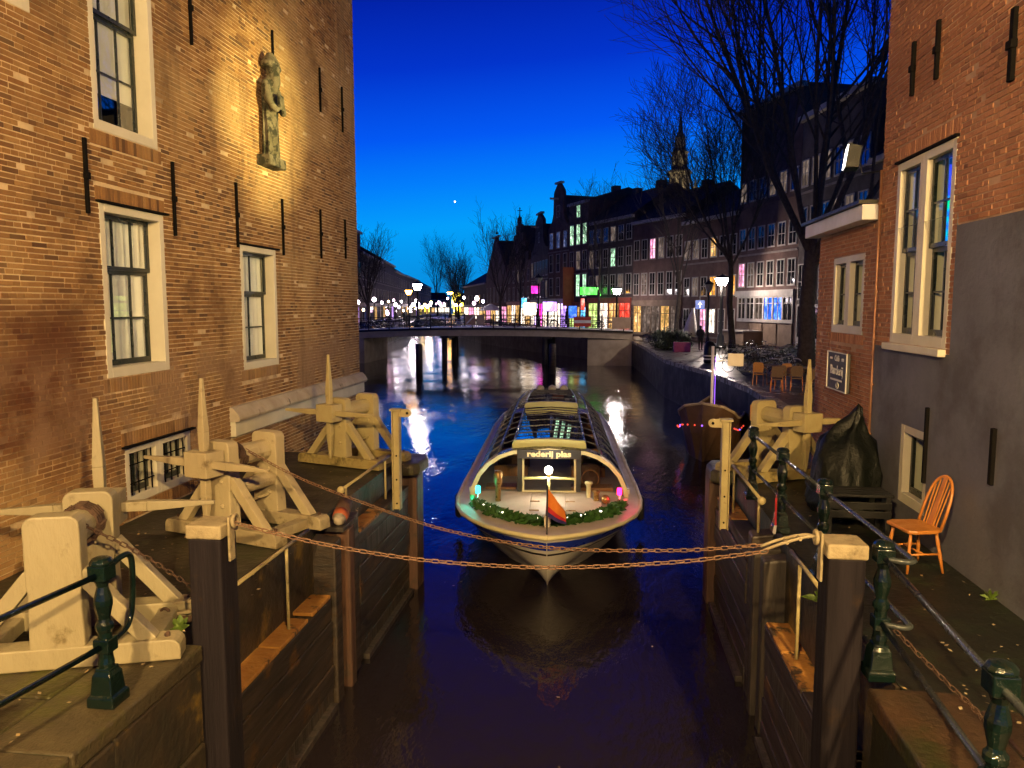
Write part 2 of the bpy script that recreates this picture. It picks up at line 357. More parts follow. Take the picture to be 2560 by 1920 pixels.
def sash_window(W, root, u0, u1, z0, z1, cols, rows, split=None, jamb=.1, rec=.16, framemat='cream', cloth='curtain', label=None, room=True, seed=1, drop=0., half=False):
    """cream box frame, dark recessed sash with bars, panes, curtain and room behind"""
    rng = random.Random(seed)
    mb = MB(); W.ring(mb, u0, u1, z0, z1, jamb, -.24, .012, jamb * 1.25); fr = mb.build('window', framemat, root, bevel=.006)
    if label: fr['label'] = label
    a0, a1, b0, b1 = u0 + jamb, u1 - jamb, z0 + jamb * 1.25, z1 - jamb
    mb = MB(); st = .05
    cuts = [b0, b1] if split is None else [b0, b0 + (b1 - b0) * split, b1]; panes = []
    for si in range(len(cuts) - 1):
        c0, c1 = cuts[si], cuts[si + 1]; dd = -rec - (.045 if (si == 0 and split) else 0); nr = rows[si]
        W.ring(mb, a0, a1, c0, c1, st, dd - .04, dd, st * 1.5 if si == 0 else st)
        for c in range(1, cols): u = a0 + (a1 - a0) * c / cols; W.box(mb, u - .012, u + .012, dd - .03, dd - .004, c0 + st, c1 - st)
        for r in range(1, nr): z = c0 + (c1 - c0) * r / nr; W.box(mb, a0 + st, a1 - st, dd - .032, dd - .006, z - .012, z + .012)
        for c in range(cols):
            for r in range(nr):
                x0 = a0 + (a1 - a0) * c / cols + (st if c == 0 else .012); x1 = a0 + (a1 - a0) * (c + 1) / cols - (st if c == cols - 1 else .012)
                y0 = c0 + (c1 - c0) * r / nr + (st * (1.5 if si == 0 else 1) if r == 0 else .012); y1 = c0 + (c1 - c0) * (r + 1) / nr - (st if r == nr - 1 else .012); panes.append((x0, x1, y0, y1, dd))
    mb.build('sash', 'sash', fr)
    for (x0, x1, y0, y1, dd) in panes:
        m = MB(); t = rng.uniform(-.004, .004); m.add([W.P(x0, dd - .018 + t, y0), W.P(x1, dd - .018 - t, y0), W.P(x1, dd - .018 - t, y1), W.P(x0, dd - .018 + t, y1)], [(0, 1, 2, 3)]); m.build('pane', 'pane', fr)
    if cloth:
        m = MB(); nn = 48; zt, zb = b1, b0 + drop; vs = []
        for k in range(nn + 1):
            u = a0 - .02 + (a1 - a0 + .04) * k / nn; wv = .0 if cloth == 'blind' else .03 * math.sin(k * .95 + seed) + .018 * math.sin(k * .37 + seed * 2)
            vs += [W.P(u, -.265 + wv * .5, zt), W.P(u, -.265 + wv * .9, zb)]
        if half: vs2 = vs[:]; m.add([v for i, v in enumerate(vs2)], [(2 * k, 2 * k + 1, 2 * k + 3, 2 * k + 2) for k in range(nn) if k < nn * .3 or k > nn * .42])
        else: m.add(vs, [(2 * k, 2 * k + 1, 2 * k + 3, 2 * k + 2) for k in range(nn)])
        m.build(cloth, cloth, fr, smooth=True)
    if room:
        m = MB(); e = .3; p = [(a0 - e, b0 - e), (a1 + e, b0 - e), (a1 + e, b1 + e), (a0 - e, b1 + e)]
        fr_ = [W.P(x, -.245, y) for x, y in p]; bk = [W.P(x, -1.5, y) for x, y in p]
        m.add(fr_ + bk, [(0, 1, 5, 4), (1, 2, 6, 5), (2, 3, 7, 6), (3, 0, 4, 7), (4, 5, 6, 7)]); m.build('room', 'room', fr)
    return fr
def anchor(W, root, u, z0, z1, mat='iron', w=.05, plain=False):
    m = MB(); zm = (z0 + z1) / 2; W.box(m, u - w / 2, u + w / 2, .01, .055, z0, z1)
    if not plain: W.box(m, u - w * .75, u + w * .75, .012, .075, zm - .04, zm + .04)
    return m.build('wall_anchor', mat, root, bevel=.008)
# ================================================================== SETTING: water, lock platforms, quays
def water_mat():
    m, t, o = mk('water'); g = node(t, 'ShaderNodeNewGeometry').outputs['Position']
    a = noise_(t, g, 1.0, 3, .55, (1.1, .45, 1)); b = noise_(t, g, 8.5, 3, .6, (1, .42, 1)); c = noise_(t, g, .16, 2, .5)
    h = math_(t, 'ADD', math_(t, 'MULTIPLY', a, 1.), math_(t, 'MULTIPLY', b, .36)); k = maprange(t, c, .35, .65, .35, 1.)
    nb = node(t, 'ShaderNodeBump'); nb.inputs['Distance'].default_value = .042; t.links.new(k, nb.inputs['Strength']); t.links.new(h, nb.inputs['Height'])
    p = princ(t, o, (.016, .012, .014), .025, 0, nb.outputs[0], .5); p.inputs['IOR'].default_value = 1.42; return m
water_mat()
mb = MB(); mb.add([(-900, -60, 0), (900, -60, 0), (900, 1500, 0), (-900, 1500, 0)], [(0, 1, 2, 3)])
struct(mb.build('water', 'water'))
# --- left lock platform
mb = MB(); mb.prism([(-6.4, 2.2, -1), (-3.30, 2.2, -1), (-3.30, 5.70, -1), (-3.72, 5.70, -1), (-3.72, 13.9, -1), (-6.4, 13.9, -1)], (0, 0, 3.385))
LP = struct(mb.build('lock_platform', 'ground_dark'))
for (x0, x1, y0, y1) in [(-3.905, -3.275, 2.2, 4.12), (-3.905, -3.275, 4.14, 5.71), (-4.62, -3.925, 2.2, 3.3), (-4.62, -3.925, 3.32, 4.75), (-4.62, -3.925, 4.77, 6.3), (-5.4, -4.64, 2.2, 4.0), (-5.4, -4.64, 4.02, 5.6), (-6.12, -5.42, 3.2, 5.0)]:
    mb = MB(); mb.box(x0, x1, y0, y1, 2.26, 2.405 + random.uniform(-.006, .006)); mb.build('paving_stone', 'paving', LP, bevel=.02)
mb = MB(); mb.prism([(-4.3, 12.9, 2.2), (-3.32, 12.85, 2.2), (-3.22, 13.0, 2.2), (-3.2, 13.6, 2.2), (-3.3, 13.92, 2.2), (-4.3, 13.95, 2.2)], (0, 0, .22)); mb.build('cap_stone', 'paving', LP, bevel=.06, seg=3)
mb = MB(); mb.box(-3.725, -3.70, 5.72, 9.2, .9, 2.38); mb.build('retaining_wall', 'moss_wall', LP)
for i, (ya, yb) in enumerate(((2.2, 3.4), (3.42, 4.55), (4.57, 5.69))):
    for k in range(3): mb = MB(); mb.box(-3.32, -3.285 + .012 * ((i + k) % 2), ya, yb, .2 + k * .69, .2 + (k + 1) * .69 - .02); mb.build('facing_stone', 'moss_wall', LP, bevel=.02)
rng = random.Random(3)
def fender(label, xin, xout, y0, y1, ztop, top_mats, root_y, s):
    """timber facing of the lock side: stacked planks with a worn top board"""
    t = thing('timber_fender', label, 'timber fender', (xin, root_y, 0)); z = -.35; rng = random.Random(int(abs(xin) * 100 + y0 * 10))
    while z < ztop - .12:
        h = min(.30, ztop - z); dx = rng.uniform(-.012, .018); mb = MB(); mb.beam((xin + (xout - xin) / 2 + dx * s, y0 + rng.uniform(0, .03), z + h / 2), (xin + (xout - xin) / 2 + dx * s + rng.uniform(-.01, .01), y1 - rng.uniform(0, .03), z + h / 2), abs(xout - xin), h - .016)
        mb.build('plank', 'timber' if rng.random() < .75 else 'timber_grey', t, bevel=.012); z += h
    for (a, b, m) in top_mats:
        mb = MB(); mb.beam(((xin + xout) / 2, a, ztop + .025), ((xin + xout) / 2, b, ztop + .02), abs(xout - xin) + .03, .05); mb.build('top_board', m, t, bevel=.012)
    mb = MB(); mb.beam((xout + .05 * s, y0 + .1, -.02), (xout + .05 * s, y1 - .1, -.02), .1, .2); mb.build('waterline_beam', 'timber_grey', t, bevel=.01)
    return t
fender('dark plank facing with an orange worn top board beside the left post', -3.70, -3.46, 6.05, 9.15, 1.46, [(6.1, 7.55, 'timber_orange'), (7.57, 8.35, 'timber_orange'), (8.5, 9.1, 'timber_orange')], 7.5, 1)
fender('dark plank facing near the far end of the left lock side', -3.70, -3.48, 10.35, 13.2, 1.93, [(10.4, 11.5, 'timber_orange'), (11.52, 13.15, 'timber')], 11.5, 1)
fender('dark plank facing with an orange worn top board beside the right post', 2.20, 1.95, 6.25, 9.0, 1.46, [(7.3, 8.1, 'timber_orange'), (8.12, 8.9, 'timber_orange'), (6.3, 7.28, 'timber')], 7.5, -1)
fender('dark plank facing near the far end of the right lock side', 2.20, 1.97, 10.3, 13.2, 1.93, [(10.4, 11.6, 'timber'), (11.62, 13.1, 'timber_orange')], 11.5, -1)
def upright(x0, x1, y0, y1, z1, m, label):
    mb = MB(); mb.add([(x0, y0, -.6), (x1, y0, -.6), (x1, y1, -.6), (x0, y1, -.6), (x0, y0, z1), (x1, y0, z1 - .04), (x1, y1, z1 - .02), (x0, y1, z1 + .02)], [(3, 2, 1, 0), (4, 5, 6, 7), (0, 1, 5, 4), (1, 2, 6, 5), (2, 3, 7, 6), (3, 0, 4, 7)])
    tag(mb.build('lock_pile', m, bevel=.025), label, 'pile', 'timber piles along the lock sides')
for a in [(-3.74, -3.40, 9.18, 9.42, 2.2, 'timber', 'dark pile, nearest of the three in the left lock side'), (-3.74, -3.36, 9.62, 9.82, 2.25, 'timber_red', 'reddish pile, middle of the three in the left lock side'),
          (-3.74, -3.44, 10.04, 10.26, 2.3, 'timber', 'dark pile, farthest of the three in the left lock side'), (-3.76, -3.34, 13.25, 13.75, 2.14, 'timber_red', 'broad reddish end pile of the left lock side below the far winch'),
          (2.24, 1.93, 9.1, 9.32, 2.2, 'timber_grey', 'grey pile, nearest of the three in the right lock side'), (2.24, 1.9, 9.52, 9.72, 2.2, 'timber_grey', 'grey pile, middle of the three in the right lock side'), (2.24, 1.95, 9.95, 10.2, 2.25, 'timber', 'dark pile, farthest of the three in the right lock side'),
          (2.24, 1.84, 13.2, 13.7, 2.35, 'timber_red', 'broad reddish end pile of the right lock side below the far winch')]: upright(*a)
def bigpost(x, y, w, label, side):
    t = thing('gate_post', label, 'post', (x, y, 0)); h = w / 2
    mb = MB(); mb.box(x - h, x + h, y - h, y + h, -.8, 3.30); mb.build('shaft', 'post_timber', t, bevel=.02)
    mb = MB(); k = h + .012; mb.prism([(x - k, y - k, 3.295), (x + k, y - k, 3.295), (x + k, y + k, 3.295), (x - k, y + k, 3.295)], (0, 0, .115)); mb.build('cap', 'winch_weathered', t, bevel=.014)
    mb = MB(); mb.box(x + side * (k + .001), x + side * (k + .022), y - .045, y + .045, 3.08, 3.46); mb.build('cleat_plate', 'winch_weathered', t, bevel=.006)
    mb = MB(); c = Vector((x + side * (k + .05), y, 3.42)); mb.tube([c + Vector((0, .05 * math.cos(a), .05 * math.sin(a))) for a in [i * math.pi / 5 for i in range(10)]], .016, 6, closed=True); mb.build('shackle', 'winch_weathered', t, smooth=True)
    return t
bigpost(-3.24, 5.87, .285, 'square dark timber post with pale cap at the left lock side', 1)
bigpost(1.85, 5.97, .275, 'square dark timber post with pale cap at the right lock side', -1)
# --- right lock platform
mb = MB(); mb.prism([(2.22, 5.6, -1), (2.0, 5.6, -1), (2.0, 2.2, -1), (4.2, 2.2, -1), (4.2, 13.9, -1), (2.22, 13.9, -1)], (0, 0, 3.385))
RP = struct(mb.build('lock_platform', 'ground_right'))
for (x0, x1, y0, y1) in [(1.96, 2.62, 2.2, 4.3), (1.96, 2.62, 4.32, 5.62), (2.64, 3.2, 2.2, 3.9), (2.64, 3.2, 3.92, 5.4)]:
    mb = MB(); mb.box(x0, x1, y0, y1, 2.26, 2.405 + random.uniform(-.006, .006)); mb.build('paving_stone', 'paving_red', RP, bevel=.02)
mb = MB(); mb.prism([(2.7, 12.9, 2.2), (1.95, 12.9, 2.2), (1.84, 13.05, 2.2), (1.84, 13.6, 2.2), (1.95, 13.93, 2.2), (2.7, 13.95, 2.2)], (0, 0, .23)); mb.build('cap_stone', 'paving', RP, bevel=.06, seg=3)
mb = MB(); mb.box(2.215, 2.19, 5.7, 9.1, .9, 2.38); mb.build('retaining_wall', 'moss_wall', RP)
# fallen leaves / litter specks on the stones
def leaf_litter(name, region, n, z, m, label, parent):
    mb = MB(); rng = random.Random(n)
    for i in range(n):
        x = rng.uniform(region[0], region[1]); y = rng.uniform(region[2], region[3]); a = rng.uniform(0, 6.28); l = rng.uniform(.008, .028)
        u = Vector((math.cos(a), math.sin(a), rng.uniform(-.2, .3))) * l; v = Vector((-math.sin(a), math.cos(a), rng.uniform(-.2, .2))) * l * .6; p = Vector((x, y, z + .012))
        mb.add([p - u, p - v, p + u, p + v], [(0, 1, 2, 3)])
    return stuff(mb.build(name, m, parent, fixn=False))
pm('leaf_pale', (.46, .38, .26), (.30, .2, .08), 9, .6)
leaf_litter('leaf_litter', (-5.8, -3.3, 4.0, 13.4), 260, 2.41, 'leaf_pale', '', LP)
leaf_litter('leaf_litter', (2.1, 3.7, 4.0, 13.4), 170, 2.41, 'leaf_pale', '', RP)

# --- right quay beyond the lock, the street and the far land
QE = [(4.6, 14.3), (5.3, 22), (5.45, 29.3), (5.15, 32.6), (4.85, 36.6), (4.15, 39.9), (3.5, 44.2), (3.0, 59), (2.6, 66), (2.0, 70), (-1.5, 75), (-6, 83), (-11, 92), (-17, 105), (-23, 122), (-30, 143), (-50, 215), (-66, 300)]
mb = MB(); mb.prism([(x, y, -1) for x, y in QE] + [(-66, 1400, -1), (900, 1400, -1), (900, 14.3, -1)], (0, 0, 3.1))
QU = struct(mb.build('quay', 'cobble'))
mb = MB()
for (a, b) in zip(QE, QE[1:]):   # dark facing of the quay wall
    mb.add([(a[0] - .02, a[1], -.5), (b[0] - .02, b[1], -.5), (b[0] - .02, b[1], 1.98), (a[0] - .02, a[1], 1.98)], [(0, 1, 2, 3)])
mb.build('quay_wall', 'quay_stone', QU)
for (a, b) in zip(QE[:10], QE[1:10]):
    a, b = Vector((*a, 2.06)), Vector((*b, 2.06)); L = (b - a).length; n = max(1, int(L / 1.3)); d = (b - a) / n; nr = Vector((-d.y, d.x, 0)).normalized()
    for i in range(n):
        p = a + d * i + d.normalized() * .01 - nr * .16; q = a + d * (i + 1) - d.normalized() * .01 - nr * .16
        mb = MB(); mb.beam(p, q, .38, .22); mb.build('kerb_stone', 'kerb', QU)
for i in range(9):   # timber seams of the quay wall
    pass
LE = [(-24, 20), (-24, 60), (-24.5, 75), (-29, 100), (-34, 130), (-40, 160), (-48, 210), (-62, 300)]
mb = MB(); mb.prism([(x, y, -1) for x, y in LE] + [(-62, 1400, -1), (-900, 1400, -1), (-900, 20, -1)], (0, 0, 3.1)); struct(mb.build('quay', 'cobble'))
mb = MB(); mb.prism([(-70, 300, -1), (-55, 300, -1), (-55, 900, -1), (-70, 900, -1)], (0, 0, 3.12)); struct(mb.build('street', 'cobble'))

# ================================================================== LEFT BRICK BUILDING
WL = Wall((-6.15, 0, 0), (0, 1, 0), (1, 0, 0))
LB = thing('brick_building', 'tall weathered brick building with cream sash windows along the left bank', 'building', (-6.15, 11, 0))
hA, hB, hC, hD, hE = (8.77, 10.10, 7.34, 9.75), (8.78, 10.15, 4.30, 6.46), (12.40, 13.82, 4.10, 6.24), (9.03, 10.60, 2.60, 3.36), (6.40, 7.82, 8.32, 10.7)
holes = [hA, hB, hC, hD, hE]
bw = backing_wall(WL, 2.5, 18.65, -.6, 13.2, holes); wl = bw.build('wall', 'mortar', LB, fixn=False)
sold = []
def soldiers(u0, u1, z0, h=.17):
    n = int((u1 - u0) / .06); return [(u0 + (u1 - u0) * i / n, u0 + (u1 - u0) * (i + 1) / n - .012, z0, z0 + h) for i in range(n)]
for h in (hA, hB, hC, hD): sold += soldiers(h[0] - .08, h[1] + .08, h[2] - .185)
for h in (hB, hD): sold += soldiers(h[0] - .05, h[1] + .05, h[3] + .03)
bh = holes + [(h[0] - .09, h[1] + .09, h[2] - .20, h[2]) for h in (hA, hB, hC, hD)] + [(h[0] - .06, h[1] + .06, h[3], h[3] + .215) for h in (hB, hD)] + [(2.4, 13.6, .1, 2.36), (11.85, 18.7, 3.02, 3.52)]
lay_bricks(WL, 4.2, 18.64, .2, 13.15, bh, wl, 'brick', 'brick_single', extra=sold)
mb = MB(); mb.box(-16, -6.16, 18.40, 18.645, -.6, 13.2); mb.box(-16, -6.4, 2.3, 2.5, 0, 13.2); mb.build('side_wall', 'mortar', LB)
mb = MB(); mb.prism([(-16, 2.4, 13.22), (-5.8, 2.4, 13.22), (-5.8, 2.4, 13.6), (-11, 2.4, 17.5), (-16, 2.4, 13.6)], (0, 16.5, 0)); mb.build('roof', 'ground_dark', LB)
sash_window(WL, LB, *hA, 3, (2, 1), .62, seed=3, drop=.42, cloth='blind', label='tall cream framed window with a white blind half raised')
sash_window(WL, LB, *hB, 3, (2, 1), .64, seed=5, label='tall cream framed window with white curtains')
sash_window(WL, LB, *hC, 2, (2, 1), .62, seed=8, label='narrow two-pane-wide cream window with white curtains')
sash_window(WL, LB, *hE, 3, (2, 1), .62, seed=9)
# low double window with iron bars
fr = sash_window(WL, LB, hD[0], 9.80, hD[2], hD[3], 2, (1,), None, jamb=.085, rec=.12, seed=4, cloth='blind', label='low barred cream window just above the platform')
fr2 = sash_window(WL, LB, 9.80, hD[1], hD[2], hD[3], 2, (1,), None, jamb=.085, rec=.12, seed=6, cloth='blind')
for f, a, b in ((fr, hD[0], 9.80), (fr2, 9.80, hD[1])):
    for k in range(4): u = a + .16 + (b - a - .32) * k / 3; mb = MB(); mb.tube([WL.P(u, -.02, hD[2] + .09), WL.P(u, -.02, hD[3] - .07)], .010, 6); mb.build('window_bar', 'iron', f)
    for z in (hD[2] + .26, hD[3] - .25): mb = MB(); mb.tube([WL.P(a + .11, -.02, z), WL.P(b - .11, -.02, z)], .009, 6); mb.build('window_bar', 'iron', f)
for h in (hB, hC, hD):   # lead drip over the frames
    mb = MB(); WL.box(mb, h[0] - .06, h[1] + .07, -.02, .07, h[3] + .002, h[3] + .028); mb.build('lintel_flashing', 'iron', LB)
for u, a, b in [(11.07, 9.05, 10.1), (13.92, 9.24, 10.24), (16.28, 9.36, 10.28), (17.68, 9.24, 10.27), (8.55, 6.30, 7.18), (10.41, 6.20, 7.24), (12.30, 6.18, 7.25), (14.14, 6.17, 7.23), (16.12, 6.23, 7.28), (17.70, 6.32, 7.24), (11.07, 11.9, 12.8), (16.28, 12.2, 13.0)]: anchor(WL, LB, u, a, b, 'iron', .042)
mb = MB(); WL.box(mb, 11.85, 18.72, -.05, .10, 3.03, 3.28); mb.build('plinth_band', 'cream', LB, bevel=.012)
for i in range(7):
    u = 11.83 + i * .985; mb = MB(); mb.prism([WL.P(u, -.05, 3.285), WL.P(u, .17, 3.285), WL.P(u, .19, 3.34), WL.P(u, .15, 3.42), WL.P(u, .06, 3.52), WL.P(u, -.05, 3.53)], (0, .975, 0)); mb.build('plinth_stone', 'stone_pale', LB, bevel=.01)

# ================================================================== STATUE on the left building
ST = thing('statue', 'carved stone bearded figure in a long robe on the floodlit brick wall', 'statue', (-6.14, 13.5, 7.72))
mb = MB(); WL.box(mb, 13.16, 13.86, -.02, .26, 7.70, 7.88); mb.build('base', 'stone_statue', ST, bevel=.02)
mb = MB(); rings = []; cx, cyy = -5.99, 13.5
for (z, rx, ry, fold, off) in [(7.87, .15, .23, .05, 0), (8.05, .14, .215, .055, 0), (8.3, .135, .20, .055, 0), (8.6, .13, .20, .045, 0), (8.85, .135, .215, .03, 0), (9.05, .14, .235, .012, 0), (9.18, .12, .21, .0, 0), (9.25, .08, .11, 0, .01), (9.30, .075, .09, 0, .03)]:
    rings.append([(cx - .03 + off + .8 * rx * math.cos(a) * (1 + fold * 4 * math.sin(a * 7 + z)), cyy + ry * math.sin(a) * (1 + fold * 4 * math.cos(a * 9 + z * 2)), z) for a in [2 * math.pi * k / 40 for k in range(40)]])
mb.loft(rings)
hz = 9.40; mb.ball((cx + .05, cyy, hz), .13, 14, 9, 1.25)                                   # head
mb.loft([[(cx + .07 + rx * math.cos(a), cyy + ry * math.sin(a), z) for a in [2 * math.pi * k / 16 for k in range(16)]] for (z, rx, ry) in [(8.98, .03, .03), (9.08, .09, .08), (9.2, .11, .10), (9.33, .10, .11)]])   # beard
mb.loft([[(cx + .0 + rx * math.cos(a), cyy + ry * math.sin(a), z) for a in [2 * math.pi * k / 16 for k in range(16)]] for (z, rx, ry) in [(9.45, .16, .17), (9.52, .17, .18), (9.60, .12, .12), (9.70, .05, .04)]])   # hood
mb.ball((cx + .175, cyy, 9.40), .035, 8, 6, 1.5)                                             # nose
for s in (-1, 1):
    mb.ball((cx + .155, cyy + s * .05, 9.455), .028, 8, 5, .6)
    mb.tube(crv([(cx, cyy + s * .21, 9.10), (cx + .07, cyy + s * .25, 8.85), (cx + .15, cyy + s * .16, 8.68), (cx + .19, cyy + s * .04, 8.76)], 5), [.075] * 6 + [.062] * 5 + [.045] * 5, 10)
    mb.ball((cx + .20, cyy + s * .03, 8.77), .045, 8, 6)
fig = mb.build('figure', 'stone_statue', ST); rm = fig.modifiers.new('merge', 'REMESH'); rm.mode = 'VOXEL'; rm.voxel_size = .012; rm.use_smooth_shade = True
mb = MB(); mb.add([(cx + .22, cyy - .10, 8.70), (cx + .22, cyy + .10, 8.70), (cx + .20, cyy + .10, 8.96), (cx + .20, cyy - .10, 8.96), (cx + .17, cyy - .10, 8.70), (cx + .17, cyy + .10, 8.70), (cx + .15, cyy + .10, 8.96), (cx + .15, cyy - .10, 8.96)], [(0, 1, 2, 3), (7, 6, 5, 4), (0, 4, 5, 1), (1, 5, 6, 2), (2, 6, 7, 3), (3, 7, 4, 0)]); mb.build('book', 'stone_statue', ST, bevel=.01)

# ================================================================== RIGHT BUILDING, upper brick over grey plaster
WR = Wall((3.8, 0, 0), (0, 1, 0), (-1, 0, 0))
RB = thing('brick_building', 'red brick building with grey plastered base along the right lock side', 'building', (3.8, 7, 2.4))
gM, gS = (9.0, 10.68, 4.72, 7.03), (9.30, 10.12, 2.72, 3.71)
bw = backing_wall(WR, 1.5, 11.26, 2.2, 13.5, [gM, gS]); wr = bw.build('wall', 'mortar_red', RB, fixn=False)
sold = soldiers(8.95, 10.75, 7.07, .17)
lay_bricks(WR, 1.5, 11.25, 4.67, 13.45, [gM, gS, (1.4, 8.88, 4.4, 6.07), (8.94, 10.76, 7.03, 7.25)], wr, 'brick_red', 'brick_red_single', extra=sold)
pl = backing_wall(Wall((3.784, 0, 0), (0, 1, 0), (-1, 0, 0)), 1.5, 11.26, 2.30, 6.07, [(8.88, 11.3, 4.66, 6.2), gS], .02)
pl.build('plaster', 'grey_paint', RB, fixn=False)
mb = MB(); mb.box(3.81, 12, 11.05, 11.262, 2.2, 13.5); mb.box(3.81, 12, 1.3, 1.5, 2.2, 13.5); mb.build('side_wall', 'mortar_red', RB)
mb = MB(); mb.prism([(3.5, 1.4, 13.52), (12, 1.4, 13.52), (12, 1.4, 13.8), (8, 1.4, 17.5), (3.5, 1.4, 13.8)], (0, 9.9, 0)); mb.build('roof', 'ground_dark', RB)
def screen_mat():
    m, t, o = mk('coloured_light'); g = node(t, 'ShaderNodeNewGeometry').outputs['Position']
    n = noise_(t, g, 3.2, 2, .6); c = ramp(t, n, [(.25, (.02, .10, .95)), (.42, (.05, .02, .6)), (.52, (.0, .35, .9)), (.62, (.0, .7, .25)), (.75, (.25, .05, .7))])
    e = node(t, 'ShaderNodeEmission'); t.links.new(c, e.inputs[0]); e.inputs[1].default_value = 1.9; t.links.new(e.outputs[0], o.inputs[0])
screen_mat(); em('green_glow', (.25, 1, .25), 1.1)
fM = sash_window(WR, RB, 9.0, 9.86, gM[2], gM[3], 2, (2, 2), .5, jamb=.10, rec=.055, seed=12, cloth=None, label='tall window showing blue and green light inside')
mb = MB(); mb.box(4.06, 5.2, 9.96, 10.0, 4.95, 6.9); mb.build('light_screen', 'coloured_light', fM)
mb = MB(); WR.box(mb, 9.13, 9.2, -.45, -.40, 6.1, 6.6); mb.build('light_strip', 'green_glow', fM)
fM2 = sash_window(WR, RB, 9.86, 10.68, gM[2], gM[3], 2, (2, 2), .5, jamb=.10, rec=.055, seed=13, cloth='blind', label='tall window with a pale blind, beside the blue lit one')
mb = MB(); WR.box(mb, 8.97, 10.71, -.03, .05, gM[3] + .002, gM[3] + .03); mb.build('lintel_flashing', 'iron', RB)
mb = MB(); WR.box(mb, 8.98, 10.72, -.05, .10, gM[2] - .09, gM[2] - .003); mb.build('sill', 'cream', RB, bevel=.012)
sash_window(WR, RB, gS[0], gS[1], gS[2], gS[3], 1, (1,), None, jamb=.10, rec=.08, seed=14, cloth=None, label='small cream framed window low in the grey plaster')
for u, a, b, w_ in [(10.3, 7.80, 8.45, .06), (9.6, 7.80, 8.46, .06), (7.91, 7.30, 7.97, .075), (9.32, 3.12, 4.02, .05), (7.79, 3.46, 4.02, .06)]: anchor(WR, RB, u, a, b, 'iron', w_, a < 4)
mb = MB(); mb.tube([WR.P(11.17, .05, z) for z in (2.5, 4.0, 5.5, 7.05)], .02, 8); dp = mb.build('drainpipe', 'copper', RB, smooth=True)
for z in (3.4, 4.1, 4.75, 5.4, 6.0, 6.6): mb = MB(); mb.lathe([(.03, -.015), (.034, 0), (.03, .015)], WR.P(11.17, .05, z), 8); mb.build('pipe_clip', 'copper', dp)
# --- annex with white cornice
AX = thing('brick_annex', 'low brick annex with white cornice beside the grey plaster', 'building', (3.8, 12.7, 2.2))
gA = (11.83, 13.36, 4.77, 5.98)
WX = Wall((3.81, 0, 0), (0, 1, 0), (-1, 0, 0)); bw = backing_wall(WX, 11.262, 14.25, -.6, 6.66, [gA]); wx = bw.build('wall', 'mortar_red', AX, fixn=False)
lay_bricks(WX, 11.264, 14.245, 1.6, 6.4, [gA, (11.76, 13.43, gA[2] - .16, gA[2])], wx, 'brick_red', 'brick_red_single', extra=soldiers(11.78, 13.42, gA[2] - .15, .14), nsingle=250)
mb = MB(); mb.box(3.82, 9, 14.05, 14.249, -.6, 6.6); mb.build('side_wall', 'mortar_red', AX)
mb = MB(); mb.box(3.5, 9, 11.27, 14.4, 6.62, 6.67); mb.build('roof', 'ground_dark', AX)
mb = MB(); mb.box(3.56, 3.80, 11.30, 14.34, 6.40, 6.615); mb.build('cornice', 'white_paint', AX, bevel=.01)
sash_window(WX, AX, gA[0], 12.61, gA[2], gA[3], 1, (2,), None, jamb=.1, rec=.07, seed=21, cloth='blind')
sash_window(WX, AX, 12.61, gA[1], gA[2], gA[3], 1, (2,), None, jamb=.1, rec=.07, seed=22, cloth='blind')
# --- the cafe's chalk-grey board
pm('board', (.075, .072, .068), (.06, .058, .055), 3, .6); pm('letter', (.72, .70, .64), (.66, .63, .56), 4, .6)
SG = thing('signboard', 'dark cafe signboard with pale lettering on the annex wall', 'sign', (3.79, 12.73, 3.86))
mb = MB(); mb.box(3.735, 3.785, 12.23, 13.25, 3.85, 4.46); mb.build('board', 'board', SG, bevel=.006)
mb = MB(); WS = Wall((3.732, 0, 0), (0, 1, 0), (-1, 0, 0)); WS.ring(mb, 12.225, 13.255, 3.845, 4.465, .018, -.005, .012); mb.build('border', 'letter', SG)
for s, size, z, dy in (('Café', .13, 4.36, 0), ('Barderij', .21, 4.165, 0), ('anno', .06, 4.36, .3), ('1980', .06, 4.35, -.3)):
    me = text(s, size, .003, .003); me.materials.append(MATS['letter']); o = put('lettering', me, SG); o.rotation_euler = (R(90), 0, R(-90)); o.location = Vector((3.729, 12.74 + dy, z))
mb = MB(); WS.box(mb, 12.45, 13.05, .0, .006, 4.00, 4.03); mb.build('lettering', 'letter', SG)
mb = MB(); mb.tube([(3.727, 12.66 + .06 * math.cos(a), 3.93 + .05 * math.sin(a)) for a in [i * math.pi / 4 for i in range(8)]], .006, 5, closed=True); mb.build('emblem', 'letter', SG)
# --- floodlight on the corner, aimed at the statue
em('lamp_white', (1, .93, .85), 9)
FL = thing('floodlight', 'lit floodlight box on a bracket at the corner of the red brick building', 'floodlight', (3.6, 11.5, 7.2))
mb = MB(); c = Vector((3.55, 11.55, 7.28)); d = (Vector((-6.0, 13.5, 8.6)) - c).normalized(); mb.beam(c - d * .02, c + d * .16, .36, .30, (0, 0, 1), .40, .34); mb.build('housing', 'black_metal', FL, bevel=.01)
mb = MB(); mb.beam(c + d * .165, c + d * .172, .36, .30); mb.build('lens', 'lamp_white', FL)
mb = MB(); mb.tube([c - d * .02, c + Vector((.05, -.05, -.22)), (3.76, 11.24, 7.05)], .014, 6); mb.build('bracket', 'black_metal', FL)
ld = bpy.data.lights.new('floodlight_beam', 'SPOT'); lo = bpy.data.objects.new('floodlight_beam', ld); C.objects.link(lo); lo.parent = FL; lo.matrix_parent_inverse = Matrix.Translation(-Vector((3.6, 11.5, 7.2)))
